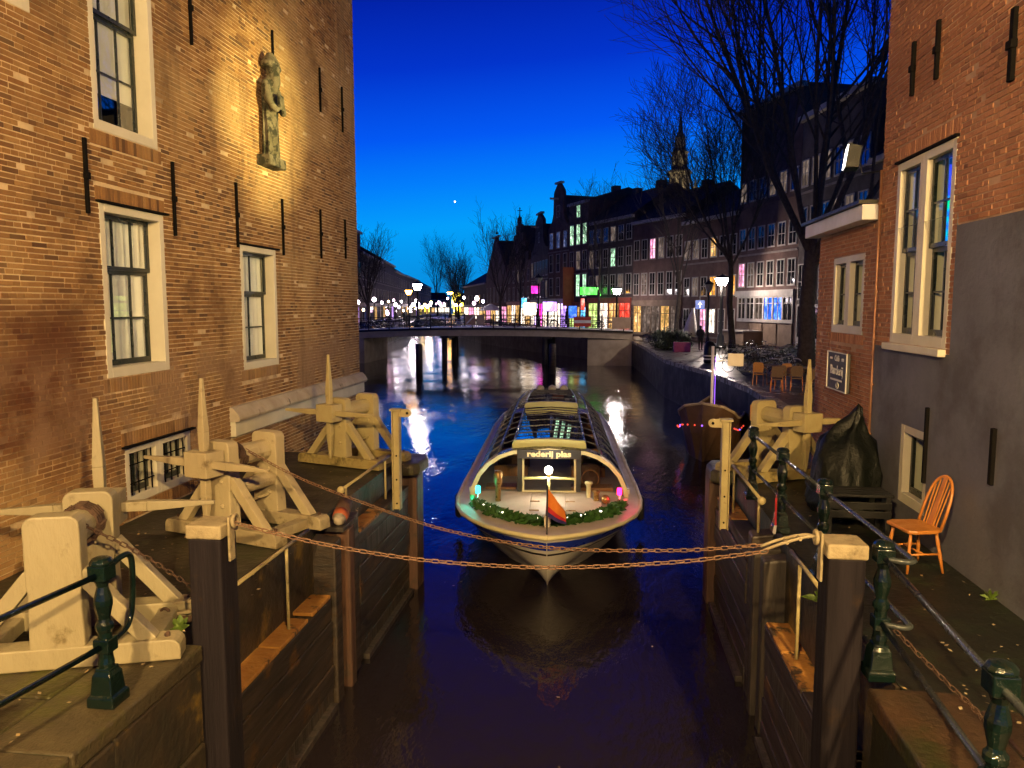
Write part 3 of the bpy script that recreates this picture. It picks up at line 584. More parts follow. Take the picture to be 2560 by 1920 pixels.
lo.location = c + d * .2; lo.rotation_euler = d.to_track_quat('-Z', 'Y').to_euler(); ld.spot_size = R(25); ld.spot_blend = 1.; ld.energy = 10500; ld.color = (1, .80, .27); ld.shadow_soft_size = .10
l2 = bpy.data.lights.new('floodlight_spill', 'SPOT'); lo2 = bpy.data.objects.new('floodlight_spill', l2); C.objects.link(lo2); lo2.parent = FL; lo2.matrix_parent_inverse = lo.matrix_parent_inverse.copy(); lo2.location = lo.location; lo2.rotation_euler = lo.rotation_euler; l2.spot_size = R(85); l2.spot_blend = 1.; l2.energy = 1900; l2.color = (1, .70, .27); l2.shadow_soft_size = .10

# --- lamp of the cafe on the side wall of the annex, over the terrace
WLP = thing('wall_lamp', 'warm cafe lamp on the far side of the annex over the terrace', 'wall lamp', (5.4, 14.3, 4.6))
mb = MB(); mb.box(5.36, 5.44, 14.26, 14.42, 4.60, 4.66); mb.build('arm', 'black_metal', WLP); em('cafe_lamp', (1, .62, .22), 20)
mb = MB(); mb.ball((5.4, 14.5, 4.6), .10, 10, 7); mb.build('globe', 'cafe_lamp', WLP, smooth=True)
ld = bpy.data.lights.new('wall_lamp_light', 'SPOT'); lo = bpy.data.objects.new('wall_lamp_light', ld); C.objects.link(lo); lo.parent = WLP; lo.matrix_parent_inverse = Matrix.Translation(-Vector((5.4, 14.3, 4.6))); lo.location = (5.4, 14.68, 4.6); lo.rotation_euler = (Vector((7.6, 29, 2.2)) - Vector(lo.location)).to_track_quat('-Z', 'Y').to_euler(); ld.spot_size = R(42); ld.spot_blend = .7; ld.energy = 5200; ld.color = (1, .58, .18); ld.shadow_soft_size = .08
# ================================================================== STREET LAMP on the camera's bridge (behind the viewer) that lights the lock
em('lamp_warm', (1, .72, .38), 14)
def lantern(name, label, loc, h, mat, group=None, post='black_metal', size=1., lit=None, cat='street lamp'):
    t = thing(name, label, cat, loc, group, rz=0.)
    mb = MB(); mb.lathe([(.16 * size, 0), (.16 * size, .12), (.11 * size, .25), (.09 * size, .9), (.07 * size, 1.0), (.05 * size, 1.1), (.04 * size, h - .45), (.06 * size, h - .4)], (0, 0, 0), 10); mb.build('post', post, t, smooth=True)
    mb = MB(); mb.lathe([(.10 * size, h - .40), (.20 * size, h + .10)], (0, 0, 0), 6); mb.build('lantern_glass', mat, t)
    mb = MB(); mb.lathe([(.25 * size, h + .105), (.23 * size, h + .14), (.10 * size, h + .30), (.03 * size, h + .36), (.03 * size, h + .46)], (0, 0, 0), 6); mb.build('lantern_cap', post, t)
    if lit:
        ld = bpy.data.lights.new('lamp_light', 'POINT'); lo = bpy.data.objects.new('lamp_light', ld); C.objects.link(lo); lo.parent = t
        lo.location = lit[3] if len(lit) > 3 else (0, 0, h - .46); ld.energy = lit[0]; ld.color = lit[1]; ld.shadow_soft_size = lit[2]
    return t
LC = (1, .655, .255)
lantern('street_lamp', 'lantern on the near bridge behind the viewer, towards the left bank', (-1.8, -2.6, 3.6), 5.0, 'lamp_warm', lit=(10500, LC, .10, (0, 0, 4.45)))
lantern('street_lamp', 'lantern on the near bridge behind the viewer, towards the right bank', (3.0, -3.0, 3.6), 5.0, 'lamp_warm', lit=(14000, LC, .10, (0, 0, 4.45)))
mb = MB(); mb.box(-14, 14, -7, -.35, 3.0, 3.6); mb.box(-14, -6.5, -7, -.35, -.5, 3.0); mb.box(4, 14, -7, -.35, -.5, 3.0); struct(mb.build('near_bridge', 'quay_stone'))

# ================================================================== WINCHES
def rounded(x0, x1, z0, z1, r, n=4, top=True):
    P = [(x0, z0), (x1, z0)]
    for k in range(n + 1): a = math.pi / 2 * k / n; P.append((x1 - r + r * math.cos(a), z1 - r + r * math.sin(a)))
    for k in range(n + 1): a = math.pi / 2 * k / n; P.append((x0 + r - r * math.sin(a), z1 - r + r * math.cos(a)))
    return P
def winch(label, loc, rz, roller=False, coil=0, sep=.40, hub=True, mats=('winch_paint', 'winch_weathered')):
    t = thing('hand_winch', label, 'winch', loc, 'timber hand winches on the lock sides', rz=rz); wp, ww = mats
    for y in (-sep, sep):
        mb = MB(); P = rounded(-.89, .89, 0, .17, .08); mb.prism([(x, y - .10, z) for x, z in P], (0, .20, 0)); bb = mb.build('base_beam', ww, t, bevel=.012)
        for x in (-.78, .78): mb = MB(); mb.lathe([(.022, .16), (.022, .195), (.012, .205)], (x, y + .02, 0), 6); mb.build('bolt', 'rust_dark', bb)
        prof = [(-.20, .15), (.20, .15), (.185, .60), (.20, .66)] + [(x, z) for x, z in rounded(-.20, .20, .66, 1.20, .08)[2:]] + [(-.20, .66), (-.185, .60)]
        mb = MB(); mb.prism([(x, y - .085, z) for x, z in prof], (0, .17, 0)); up = mb.build('upright', wp, t, bevel=.014)
        for z in (.42, .72): mb = MB(); mb.lathe([(.028, 0), (.028, .02), (.012, .03)], (0, 0, 0), 6); b = mb.build('bolt', wp, up); b.rotation_euler = (R(90), 0, 0); b.location = (.08, y - .085, z)
        for s in (-1, 1):
            mb = MB(); mb.beam((s * .17, y, .74), (s * .66, y, .14), .12, .12, (0, 1, 0)); mb.build('brace', wp, t, bevel=.01)
    for s in (-1, 1):
        mb = MB(); mb.box(s * .62 - .08, s * .62 + .08, -sep + .10, sep - .10, .01, .135); mb.build('cross_beam', ww, t, bevel=.012)
    def cyl(y0, y1, r, z, n, name, m, x=0., rot=0.):
        mb = MB(); mb.add([(x + r * math.cos(2 * math.pi * (k + rot) / n), y, z + r * math.sin(2 * math.pi * (k + rot) / n)) for y in (y0, y1) for k in range(n)], [(k, (k + 1) % n, n + (k + 1) % n, n + k) for k in range(n)] + [tuple(range(n - 1, -1, -1)), tuple(range(n, 2 * n))]); return mb.build(name, m, t, bevel=.006)
    cyl(-sep + .083, sep - .083, .135, .97, 12, 'drum', wp)
    if roller: cyl(-sep + .083, sep - .083, .095, .60, 16, 'roller', wp, .1)
    cyl(-sep + .08, sep - .08, .018, .38, 8, 'tie_rod', wp, .05)
    hy = -sep - .26
    cyl(hy + .1, -sep - .083, .085, .97, 12, 'axle', wp)
    mb = MB(); mb.box(-.175, .175, hy - .15, hy + .13, .82, 1.12); mb.build('hub', wp, t, bevel=.012)
    for i, (dx, dz) in enumerate(((0, 1), (1, 0), (0, -1), (-1, 0))):
        a = Vector((dx * .15, hy - .02 * (i % 2), .97 + dz * .14)); m_ = a + Vector((dx * .24, 0, dz * .24)); e = a + Vector((dx * .82, 0, dz * (.86 if dz > 0 else .66)))
        mb = MB(); mb.beam(a, m_, .085, .085, (0, 1, 0), .095, .095); mb.beam(m_, e, .095, .095, (0, 1, 0), .036, .036); mb.build('spoke', wp, t, bevel=.008)
    if coil:
        mb = MB(); pts = []
        for k in range(coil * 14 + 1): a = 2 * math.pi * k / 14; pts.append((.152 * math.cos(a), -sep + .14 + .045 * k / 14, .97 + .152 * math.sin(a)))
        n = len(pts); c = mb
        for k in range(0, n - 1):
            p, q = Vector(pts[k]), Vector(pts[k + 1]); d = q - p; c.beam(p - d * .1, q + d * .1, .038 if k % 2 else .016, .016 if k % 2 else .038, (0, 1, 0))
        mb.build('wound_chain', 'rust_dark', t)
    return t
winch('cream timber winch at the right of the barred window, chain leading over the water', (-4.43, 8.91, 2.395), R(-17.6), True, 3)
winch('yellowish timber winch farthest away on the left lock side', (-4.45, 13.12, 2.405), R(-19.5), False, 0, mats=('winch_yellow', 'winch_yellow_worn'))
winch('large cream timber winch nearest the viewer at the left edge', (-4.30, 5.62, 2.41), R(198), False, 4, mats=('winch_paint_dimmed', 'winch_paint_dimmed'))
winch('yellow timber winch on the right lock side in front of the brick annex', (2.93, 13.02, 2.395), R(27), False, 0, mats=('winch_yellow', 'winch_yellow_worn'))

# ================================================================== CHAINS
def link_mesh(l=.080, w_=.044, r=.0058):
    mb = MB(); P = []
    for k in range(10):
        a = 2 * math.pi * k / 10; P.append((math.cos(a) * (w_ / 2 - r) + (1 if math.cos(a) > 0 else -1) * (l - w_) / 2 * (abs(math.cos(a)) > .1), math.sin(a) * (w_ / 2 - r), 0))
    mb.tube(P, r, 5, closed=True); return mb.mesh('link', 'rust_chain', True)
LINK = link_mesh(); LINKD = LINK.copy(); LINKD.materials.clear(); LINKD.materials.append(MATS['rust_dark'])
def chain(name, label, pts, pitch=.060, mesh=LINK, group='rusty chains across the lock'):
    P = crv(pts, 24); t = thing(name, label, 'chain', P[0], group); acc = 0; k = 0; nxt = 0
    for a, b in zip(P, P[1:]):
        L = (b - a).length; d = (b - a) / L if L else b - a
        while nxt <= acc + L:
            p = a + d * (nxt - acc); q = d.to_track_quat('X', 'Z').to_matrix().to_4x4() @ Matrix.Rotation(R(90) * (k % 2) + .25, 4, 'X')
            o = bpy.data.objects.new('link', mesh); C.objects.link(o); o.parent = t; o.matrix_parent_inverse = Matrix.Translation(-P[0]); o.matrix_basis = Matrix.Translation(p) @ q; k += 1; nxt += pitch
        acc += L
    return t
chain('chain', 'rusty chain hanging from the middle left winch across the water', [(-4.40, 8.80, 3.45), (-3.69, 8.58, 3.19), (-2.9, 8.21, 3.04), (-1.67, 7.62, 2.88), (-.52, 7.07, 2.90), (.61, 6.53, 3.09), (1.3, 6.2, 3.27)])
chain('chain', 'rusty chain stretched between the two capped posts in front of the boat', [(-3.06, 5.86, 3.41), (-2.62, 5.87, 3.31), (-2.09, 5.89, 3.21), (-1.37, 5.93, 3.12), (-.44, 5.97, 3.09), (.56, 6.01, 3.16), (1.3, 6.04, 3.27)])
chain('chain', 'rusty chain running from the nearest winch drum down to the platform', [(-4.12, 5.42, 3.50), (-3.85, 5.75, 3.16), (-3.62, 6.05, 2.80), (-3.50, 6.22, 2.58)], mesh=LINKD)
chain('chain', 'thin rusty chain hanging between the two nearest railing posts on the right', [(2.18, 5.7, 2.80), (2.32, 5.2, 2.68), (2.36, 4.8, 2.66), (2.2, 4.2, 2.74)], mesh=LINKD)
# long white shackle bars that take both chains at the right post
t = thing('chain_shackle', 'pair of pale shackle bars joining the chains to the right post', 'shackle', (1.6, 6.0, 3.35))
for s in (-1, 1):
    mb = MB(); mb.tube(crv([(1.28, 6.12 + s * .05, 3.27), (1.42, 6.08 + s * .05, 3.345), (1.58, 6.03 + s * .03, 3.41), (1.665, 5.98, 3.425)], 5), .013, 6); mb.build('bar', 'winch_weathered', t, smooth=True)
for x, y, z in ((1.45, 6.07, 3.35), (1.54, 6.04, 3.39)): mb = MB(); mb.tube([(x, y - .055, z), (x, y + .055, z)], .012, 6); mb.build('pin', 'winch_weathered', t)

# ================================================================== RAILINGS
def rail_post(root, loc, name='post', small=False):
    mb = MB(); x, y, z = loc
    mb.lathe([(.14, 0), (.14, .07), (.115, .09), (.10, .22), (.078, .25), (.078, .27)], (x, y, z), 4); mb.lathe([(.05, .26), (.056, .30), (.048, .34), (.045, .52), (.06, .55), (.06, .58), (.045, .60), (.04, .62), (.062, .72), (.062, .76), (.037, .85), (.05, .89), (.05, .905)], (x, y, z), 12)
    mb.box(x - .065, x + .065, y - .065, y + .065, z + .90, z + 1.01); mb.lathe([(.075, 1.01), (.078, 1.03), (.06, 1.055), (.02, 1.065)], (x, y, z), 12)
    mb.box(x - .058, x + .058, y - .058, y + .058, z + .38, z + .48)
    return mb.build(name, 'green_iron', root, bevel=.008)
def rail(root, pts, m='green_iron', r=.022): mb = MB(); mb.tube(pts, r, 8); return mb.build('rail', m, root, smooth=True)
t = thing('railing', 'glossy dark green cast iron railing in the left foreground', 'railing', (-3.45, 4.75, 2.4))
rail_post(t, (-3.45, 4.75, 2.405)); rail_post(t, (-3.65, 3.25, 2.405))
for z in (3.345, 2.83):
    rail(t, [(-3.45, 4.75, z), (-3.65, 3.25, z), (-3.9, 2.3, z)])
rail(t, crv([(-3.45, 4.75, 3.345), (-3.44, 4.95, 3.40), (-3.44, 5.06, 3.37), (-3.45, 5.09, 3.2), (-3.47, 5.10, 3.0), (-3.48, 5.07, 2.87), (-3.46, 4.95, 2.83), (-3.45, 4.78, 2.83)], 5))
t = thing('railing', 'dark iron railing with turned posts along the right lock side', 'railing', (2.2, 7.9, 2.4))
RPO = [(2.18, 11.25), (2.22, 9.6), (2.25, 7.9), (2.10, 5.82), (1.97, 3.85)]
for (x, y) in RPO: rail_post(t, (x, y, 2.395))
for z in (3.33, 2.83):
    rail(t, [(2.18, 11.25, z), (2.22, 9.6, z)], 'rail_grey'); rail(t, [(2.22, 9.6, z), (2.25, 7.9, z)], 'rail_grey')
    rail(t, crv([(2.25, 7.9, z), (2.28, 6.6, z), (2.29, 5.85, z), (2.285, 5.74, z), (2.22, 5.72, z), (2.10, 5.78, z)], 4), 'rail_grey'); rail(t, [(2.10, 5.82, z), (1.97, 3.85, z), (1.9, 2.6, z)], 'rail_grey')

# ================================================================== GAUGE POSTS and low handrails
def gauge(x, y, s, label):
    t = thing('gauge_post', label, 'post', (x, y, 1.9))
    mb = MB(); mb.box(x - .055, x + .055, y - .01, y + .01, 1.85, 3.50); mb.box(x - .062, x - .045, y - .07, y + .09, 1.85, 3.50); mb.box(x + .045, x + .062, y - .07, y + .09, 1.85, 3.50); mb.build('channel_beam', 'winch_yellow', t, bevel=.004)
    mb = MB(); mb.box(x - .09, x + .09, y - .09, y + .1, 3.5, 3.53); mb.build('top_plate', 'winch_yellow', t)
    P = [(x, y - .03, 3.40), (x + s * .20, y - .03, 3.40)] + [(x + s * (.20 + .065 * math.sin(a)), y - .03, 3.465 - .065 * math.cos(a)) for a in [math.pi * k / 6 for k in range(1, 6)]] + [(x + s * .2, y - .03, 3.53), (x, y - .03, 3.53)]
    mb = MB(); mb.prism(P, (0, .02, 0)); mb.build('eye_bracket', 'winch_yellow', t)
    mb = MB(); mb.lathe([(.022, 0), (.022, .012)], (0, 0, 0), 10); b = mb.build('eye_hole', 'iron', t); b.matrix_basis = Matrix.Translation((x + s * .2, y - .033, 3.465)) @ Matrix.Rotation(R(90), 4, 'X')
    for z in (1.95, 2.35, 2.75): mb = MB(); mb.ball((x, y - .012, z), .016, 6, 4); mb.build('bolt', 'iron', t)
gauge(-3.36, 12.0, 1, 'yellow upright channel beam with an eye at the far left lock end')
gauge(1.83, 11.5, -1, 'yellow upright channel beam with an eye at the far right lock end')
def handrail(label, x, y0, y1, z, legs, ball):
    t = thing('handrail', label, 'handrail', (x, legs[0][0], legs[0][1]))
    mb = MB(); mb.tube([(x, y0, z), (x, y1, z)], .022, 8); mb.build('bar', 'winch_yellow', t, smooth=True)
    for (y, zf) in legs: mb = MB(); mb.tube([(x, y, z), (x, y, zf)], .019, 8); mb.build('leg', 'winch_yellow', t, smooth=True)
    for y in ball: mb = MB(); mb.ball((x, y, z), .055 if len(ball) > 1 or y == ball[0] else .03, 12, 8); mb.build('knob', 'winch_yellow', t, smooth=True)
handrail('short cream handrail on one leg just behind the left capped post', -3.55, 6.8, 8.69, 2.48, [(8.03, 1.5)], [])
handrail('cream handrail with a round knob beside the left upright beam', -3.60, 10.0, 12.40, 2.655, [(10.2, 1.95), (12.15, 1.95)], [10.0])
handrail('cream handrail with round knobs beside the right upright beam', 2.05, 9.92, 12.2, 2.70, [(10.08, 2.2), (12.0, 1.95)], [9.92, 12.2])
handrail('short cream handrail on one leg just behind the right capped post', 2.05, 7.0, 8.33, 2.555, [(7.95, 1.5)], [])
# rusty hook with a white-tipped bollard on the left side
t = thing('mooring_bollard', 'small leaning rusty bollard with a white tip on the left lock side', 'bollard', (-3.5, 9.3, 2.3))
pm('orange_paint', (.42, .10, .03), (.30, .07, .025), 8, .6)
mb = MB(); mb.tube([(-3.52, 9.95, 2.48), (-3.50, 9.72, 2.40)], [.10, .11], 12); mb.build('shaft', 'timber_red', t, smooth=True)
mb = MB(); mb.tube([(-3.50, 9.72, 2.40), (-3.49, 9.60, 2.36)], [.112, .10], 12); mb.build('band', 'orange_paint', t, smooth=True)
mb = MB(); mb.tube([(-3.49, 9.60, 2.36), (-3.485, 9.52, 2.335)], [.10, .045], 12); mb.build('tip', 'stone_pale', t, smooth=True)
mb = MB(); mb.box(-3.66, -3.38, 9.45, 10.0, 2.22, 2.285); mb.build('foot', 'timber_grey', t, bevel=.01)
# folded iron clamp beside the nearest winch
t = thing('iron_clamp', 'rusty iron clamp lying between the nearest winch and the left post', 'clamp', (-3.62, 6.0, 2.4))
mb = MB(); mb.beam((-3.78, 6.05, 2.50), (-3.46, 6.22, 2.50), .05, .03); mb.beam((-3.78, 6.15, 2.58), (-3.46, 6.3, 2.58), .15, .025); mb.build('bar', 'winch_weathered', t, bevel=.006)
mb = MB(); mb.beam((-3.84, 5.98, 2.445), (-3.42, 6.18, 2.445), .06, .05); mb.build('shank', 'rust_dark', t, bevel=.01)
mb = MB(); mb.tube([(-3.78 + .04 * math.cos(a), 6.0, 2.53 + .04 * math.sin(a)) for a in [k * math.pi / 5 for k in range(10)]], .014, 6, closed=True); mb.build('ring', 'rust_dark', t)

# ================================================================== CHAIR, bench, covered machine on the right
t = thing('windsor_chair', 'orange brown wooden spindle back chair against the grey wall', 'chair', (3.34, 8.42, 2.395), rz=R(-78))
# local: seat faces -y ; back at +y
mb = MB(); P = [(-.20, -.20), (.20, -.20), (.235, -.12), (.225, .12), (.17, .20), (-.17, .20), (-.225, .12), (-.235, -.12)]; mb.prism([(x, y, .43) for x, y in P], (0, 0, .04)); mb.build('seat', 'wood_chair', t, bevel=.012)
for sx in (-1, 1):
    for sy, sp in ((-1, .05), (1, .06)):
        a = Vector((sx * .15, sy * .14, .435)); b = Vector((sx * (.15 + sp), sy * (.14 + sp), .0)); mb = MB()
        mb.tube([a, a.lerp(b, .25), a.lerp(b, .45), a.lerp(b, .55), a.lerp(b, .7), b], [.014, .021, .017, .022, .018, .012], 8); mb.build('leg', 'wood_chair', t, smooth=True)
for sx in (-1, 1): mb = MB(); mb.tube([(sx * .178, -.168, .2), (sx * .182, .172, .2)], [.012, .012], 8); mb.build('stretcher', 'wood_chair', t, smooth=True)
mb = MB(); mb.tube([(-.18, 0, .2), (.18, 0, .2)], .012, 8); mb.build('stretcher', 'wood_chair', t, smooth=True)
hoop = []
for k in range(17):
    a = math.pi * k / 16; x = -.19 * math.cos(a) * (1 + .12 * math.sin(a)); h = .47 + .52 * math.sin(a) ** .62; hoop.append((x, .17 + .16 * (h - .47) / .52, h))
mb = MB(); mb.tube(hoop, .016, 8); mb.build('back_hoop', 'wood_chair', t, smooth=True)
for i, x in enumerate((-.12, -.07, 0, .07, .12)):
    htop = .47 + .52 * (1 - (x / .21) ** 2) ** .5 * .97; yy = .17 + .16 * (htop - .47) / .52
    mb = MB()
    if i == 2: mb.beam((x, .17, .47), (x, yy, htop), .075, .012, (0, 1, 0), .055, .012)
    else: mb.tube([(x * .85, .165, .465), (x, yy, htop)], .008, 6)
    mb.build('spindle', 'wood_chair', t)
t = thing('bench', 'black bench standing in front of the tarpaulin heap', 'bench', (3.1, 9.75, 2.395))
for i in range(4): mb = MB(); mb.box(2.72, 3.52, 9.5 + i * .115, 9.6 + i * .115, 2.88, 2.915); mb.build('seat_slat', 'black_metal', t, bevel=.006)
for i in range(2): mb = MB(); mb.box(2.74, 3.50, 9.505, 9.53, 2.62 + i * .11, 2.71 + i * .11); mb.build('front_slat', 'black_metal', t, bevel=.006)
for x in (2.78, 3.46):
    for y in (9.54, 9.86): mb = MB(); mb.box(x - .03, x + .03, y - .03, y + .03, 2.39, 2.88); mb.build('leg', 'black_metal', t, bevel=.005)
t = thing('covered_machine', 'dark green tarpaulin heap over a machine beside the annex wall', 'tarpaulin', (3.3, 10.75, 2.395))
mb = MB(); rings = []; rng = random.Random(5)
for (z, rx, ry, ox) in [(0, .42, .50, 0), (.12, .44, .52, 0), (.35, .43, .50, 0), (.6, .41, .47, .01), (.8, .38, .42, .02), (.95, .33, .35, .03), (1.07, .24, .26, .06), (1.17, .15, .17, .08), (1.26, .085, .10, .10), (1.36, .06, .07, .12), (1.40, .02, .03, .12)]:
    rings.append([(3.3 + ox + rx * math.cos(a) * (1 + .09 * math.sin(3 * a + z * 4) + .05 * math.sin(8 * a + z * 9)), 10.75 + ry * math.sin(a) * (1 + .08 * math.cos(4 * a + z * 3) + .05 * math.sin(9 * a)), 2.395 + z + .05 * math.sin(5 * a + z * 3) * (z > .2)) for a in [2 * math.pi * k / 44 for k in range(44)]])
rings = [[tuple(Vector(p) + Vector(noise.noise_vector(Vector(p) * 5.5)) * (.085 if i else 0) + Vector(noise.noise_vector(Vector(p) * 13)) * (.04 if i else 0)) for p in r] for i, r in enumerate(rings)]
mb.loft(rings); mb.build('tarpaulin', 'tarp', t, smooth=True)
mb = MB(); mb.tube([(3.3 + .47 * math.cos(a), 10.75 + .55 * math.sin(a), 2.72 + .03 * math.sin(3 * a)) for a in [2 * math.pi * k / 30 for k in range(30)]], .010, 5, closed=True); mb.build('rope', 'black_metal', t, smooth=True)
t = thing('red_tag', 'red ribbon with a small label hanging from the second railing post', 'ribbon', (2.15, 9.55, 2.4))
pm('red_cloth', (.55, .02, .03), (.45, .015, .025), 8, .7); mb = MB(); mb.beam((2.14, 9.52, 2.84), (2.14, 9.5, 2.50), .022, .006); mb.build('ribbon', 'red_cloth', t)
mb = MB(); mb.beam((2.14, 9.5, 2.50), (2.12, 9.48, 2.40), .04, .006); mb.build('tag', 'letter', t)

# ------------------------------------------------------------------ weeds in the masonry joints and leaves afloat
pm('weed_leaf', (.09, .15, .015), (.05, .085, .012), 9, .6)
def weed(label, p, r, n, seed):
    rng = random.Random(seed); mb = MB(); p = Vector(p)
    for k in range(n):
        a = rng.uniform(0, 6.28); e = rng.uniform(.2, 1.4); d = Vector((math.cos(a) * math.cos(e), math.sin(a) * math.cos(e), math.sin(e))); l = r * rng.uniform(.5, 1.1); x = d.orthogonal().normalized() * l * .16
        m_ = p + d * l * .55 + Vector((0, 0, .1 * l)); mb.add([p, m_ + x, p + d * l - Vector((0, 0, .12 * l)), m_ - x], [(0, 1, 2, 3)])
    tag(mb.build('weed', 'weed_leaf', None, fixn=False), label, 'weed', 'weeds in the lock masonry')
weed('green weed tuft growing from the right lock side behind the chain', (2.16, 7.55, 2.28), .20, 34, 1); weed('small green weed tuft beside the rusty clamp on the left platform', (-3.58, 5.9, 2.41), .16, 22, 2)
weed('green weed tuft at the foot of the nearest right railing post', (2.2, 4.15, 2.41), .12, 20, 3); weed('low weed tuft by the short left handrail', (-3.78, 8.95, 2.39), .14, 20, 4); weed('weed tuft at the foot of the grey wall by the chair', (3.72, 7.55, 2.39), .13, 20, 5)
mb = MB(); rng = random.Random(77)
for k in range(26):
    x = rng.uniform(-3.2, 1.8); y = rng.uniform(6.2, 22); a = rng.uniform(0, 6.28); l = rng.uniform(.012, .04); u = Vector((math.cos(a), math.sin(a), 0)) * l; v = Vector((-math.sin(a), math.cos(a), 0)) * l * .5; p = Vector((x, y, .012)); mb.add([p - u, p - v, p + u, p + v], [(0, 1, 2, 3)])
tag(stuff(mb.build('floating_leaves', 'leaf_pale', None, fixn=False)), 'pale leaves and scraps afloat on the lock water', 'leaves')
# ================================================================== CANAL TOUR BOAT (local: bow at y=0, stern at y=18.6, z=0 waterline)
pm('boat_white', (.74, .70, .63), (.66, .62, .55), 1.5, .38, 0, .08, 20, dirt=((.42, .33, .22), 1.8, .62, .8))
pm('boat_deck', (.66, .56, .44), (.58, .49, .39), 2, .5, 0, .12, 24)
pm('boat_blue', (.02, .05, .50), (.016, .04, .40), 3, .3)
pm('boat_rim', (.70, .62, .36), (.62, .55, .31), 3, .4, 0, .08)
pm('boat_bar', (.56, .57, .24), (.50, .51, .21), 3, .45)
pm('boat_wood', (.46, .20, .06), (.34, .14, .045), 5, .35, 0, .2, sv=(8, 1, 1))
pm('boat_grey', (.13, .135, .14), (.10, .105, .11), 3, .3, .2)
pm('boat_dark', (.02, .02, .022), (.03, .028, .028), 4, .5)
pm('brass', (.45, .28, .10), (.30, .17, .06), 9, .3, .7)
pm('seat_cloth', (.16, .075, .045), (.11, .05, .035), 6, .8)
glass('boat_glass', (.62, .66, .68), 1.35, .03); glass('roof_glass', (.30, .34, .40), 1.9, .02, .60)
em('bow_light', (1, .90, .72), 60); em('green_light', (.02, 1, .75), 14); em('red_light', (1, .01, .10), 14); em('fairy', (1, .86, .7), 7)
pm('garland_green', (.035, .11, .012), (.02, .065, .008), 14, .6, 0, .4)
pm('flag_orange', (.70, .20, .02), (.6, .16, .015), 4, .8); pm('flag_red', (.45, .012, .02), (.4, .01, .015), 4, .8); pm('flag_blue', (.03, .015, .12), (.02, .01, .09), 4, .8)
BO = thing('tour_boat', 'white glass-roofed canal tour boat with garlanded bow heading into the lock', 'boat', (-.93, 12.72, 0), rz=R(3.55))
def lerp_tab(tab, y):
    for (a, b), (c, d) in zip(tab, tab[1:]):
        if y <= c: t = (y - a) / (c - a); t = max(0, min(1, t)); return b + (d - b) * t
    return tab[-1][1]
BEAM = [(0, .0), (.15, .34), (.4, .70), (.8, 1.09), (1.3, 1.42), (1.9, 1.70), (2.6, 1.88), (3.4, 1.98), (5, 2.02), (14, 2.02), (17, 1.90), (18.2, 1.66), (18.6, 1.4)]
WLB = [(0, .0), (.6, .0), (1.2, .015), (1.8, .38), (2.6, .80), (3.6, 1.18), (5, 1.5), (7, 1.72), (14, 1.8), (17, 1.5), (18.6, 1.1)]
SHEER = [(0, 1.22), (1, 1.16), (2, 1.10), (3.5, 1.04), (6, .98), (18.6, .96)]
YS = [0, .07, .15, .27, .4, .6, .8, 1.05, 1.3, 1.6, 1.9, 2.25, 2.6, 3, 3.4, 4, 5, 6.5, 8, 10, 12, 14, 15.5, 17, 17.6, 18.2, 18.6]
def hullpt(y, f, s):
    """f 0 at keel .. 1 at sheer; stem raked back towards the water"""
    zs = lerp_tab(SHEER, y); b = lerp_tab(BEAM, y); wl = lerp_tab(WLB, y + 0); z = -.25 + (zs + .25) * f
    rake = 1.25 * max(0, 1 - y / 2.4) * (1 - f) ** 1.1; fl = max(0., (z - 0) / zs) if z > 0 else 0
    k = fl ** .85; x = wl + (b - wl) * k if z > 0 else wl * (1 + z)
    return (s * max(x, 0), y + rake, z)
def hull_strip(f0, f1, n, m, name, off=0.):
    mb = MB()
    for s in (-1, 1):
        rings = [[Vector(hullpt(y, f0 + (f1 - f0) * k / n, s)) + Vector((s * off, -off if y < .4 else 0, 0)) for k in range(n + 1)] for y in YS]
        mb.loft(rings, close=False, cap=False)
    bm_ = mb
    if name == 'hull':
        tr = [Vector(hullpt(18.6, k / n, -1)) for k in range(n + 1)]; tl = [Vector(hullpt(18.6, k / n, 1)) for k in range(n + 1)]; bm_.loft([tr, tl], close=False, cap=False)
    return bm_.build(name, m, BO, smooth=True)
hull_strip(0, 1, 10, 'boat_white', 'hull'); hull_strip(.80, .93, 2, 'boat_blue', 'blue_stripe', .008)
mb = MB()   # deck sheet
mb.loft([[(-lerp_tab(BEAM, y), y, lerp_tab(SHEER, y) + .005), (0, y, lerp_tab(SHEER, y) + .03), (lerp_tab(BEAM, y), y, lerp_tab(SHEER, y) + .005)] for y in YS], close=False, cap=False); mb.build('deck', 'boat_deck', BO)
mb = MB()   # rounded gunwale
for s in (-1, 1): mb.tube([(s * lerp_tab(BEAM, y), y, lerp_tab(SHEER, y)) for y in YS], .045, 8)
mb.build('gunwale', 'boat_rim', BO, smooth=True)
# raised foredeck hatch boards with seams
for i, (x0, x1) in enumerate(((-1.1, -.37), (-.36, .36), (.37, 1.1))):
    mb = MB(); mb.box(x0, x1, 1.75, 3.45, 1.115, 1.15); mb.build('foredeck_panel', 'boat_deck', BO, bevel=.008)
for x, y in ((-.28, 2.05), (-.28, 2.75), (.45, 2.05), (.45, 2.75)): mb = MB(); mb.box(x - .10, x + .10, y - .025, y + .025, 1.15, 1.165); mb.build('deck_cleat', 'brass', BO, bevel=.005)
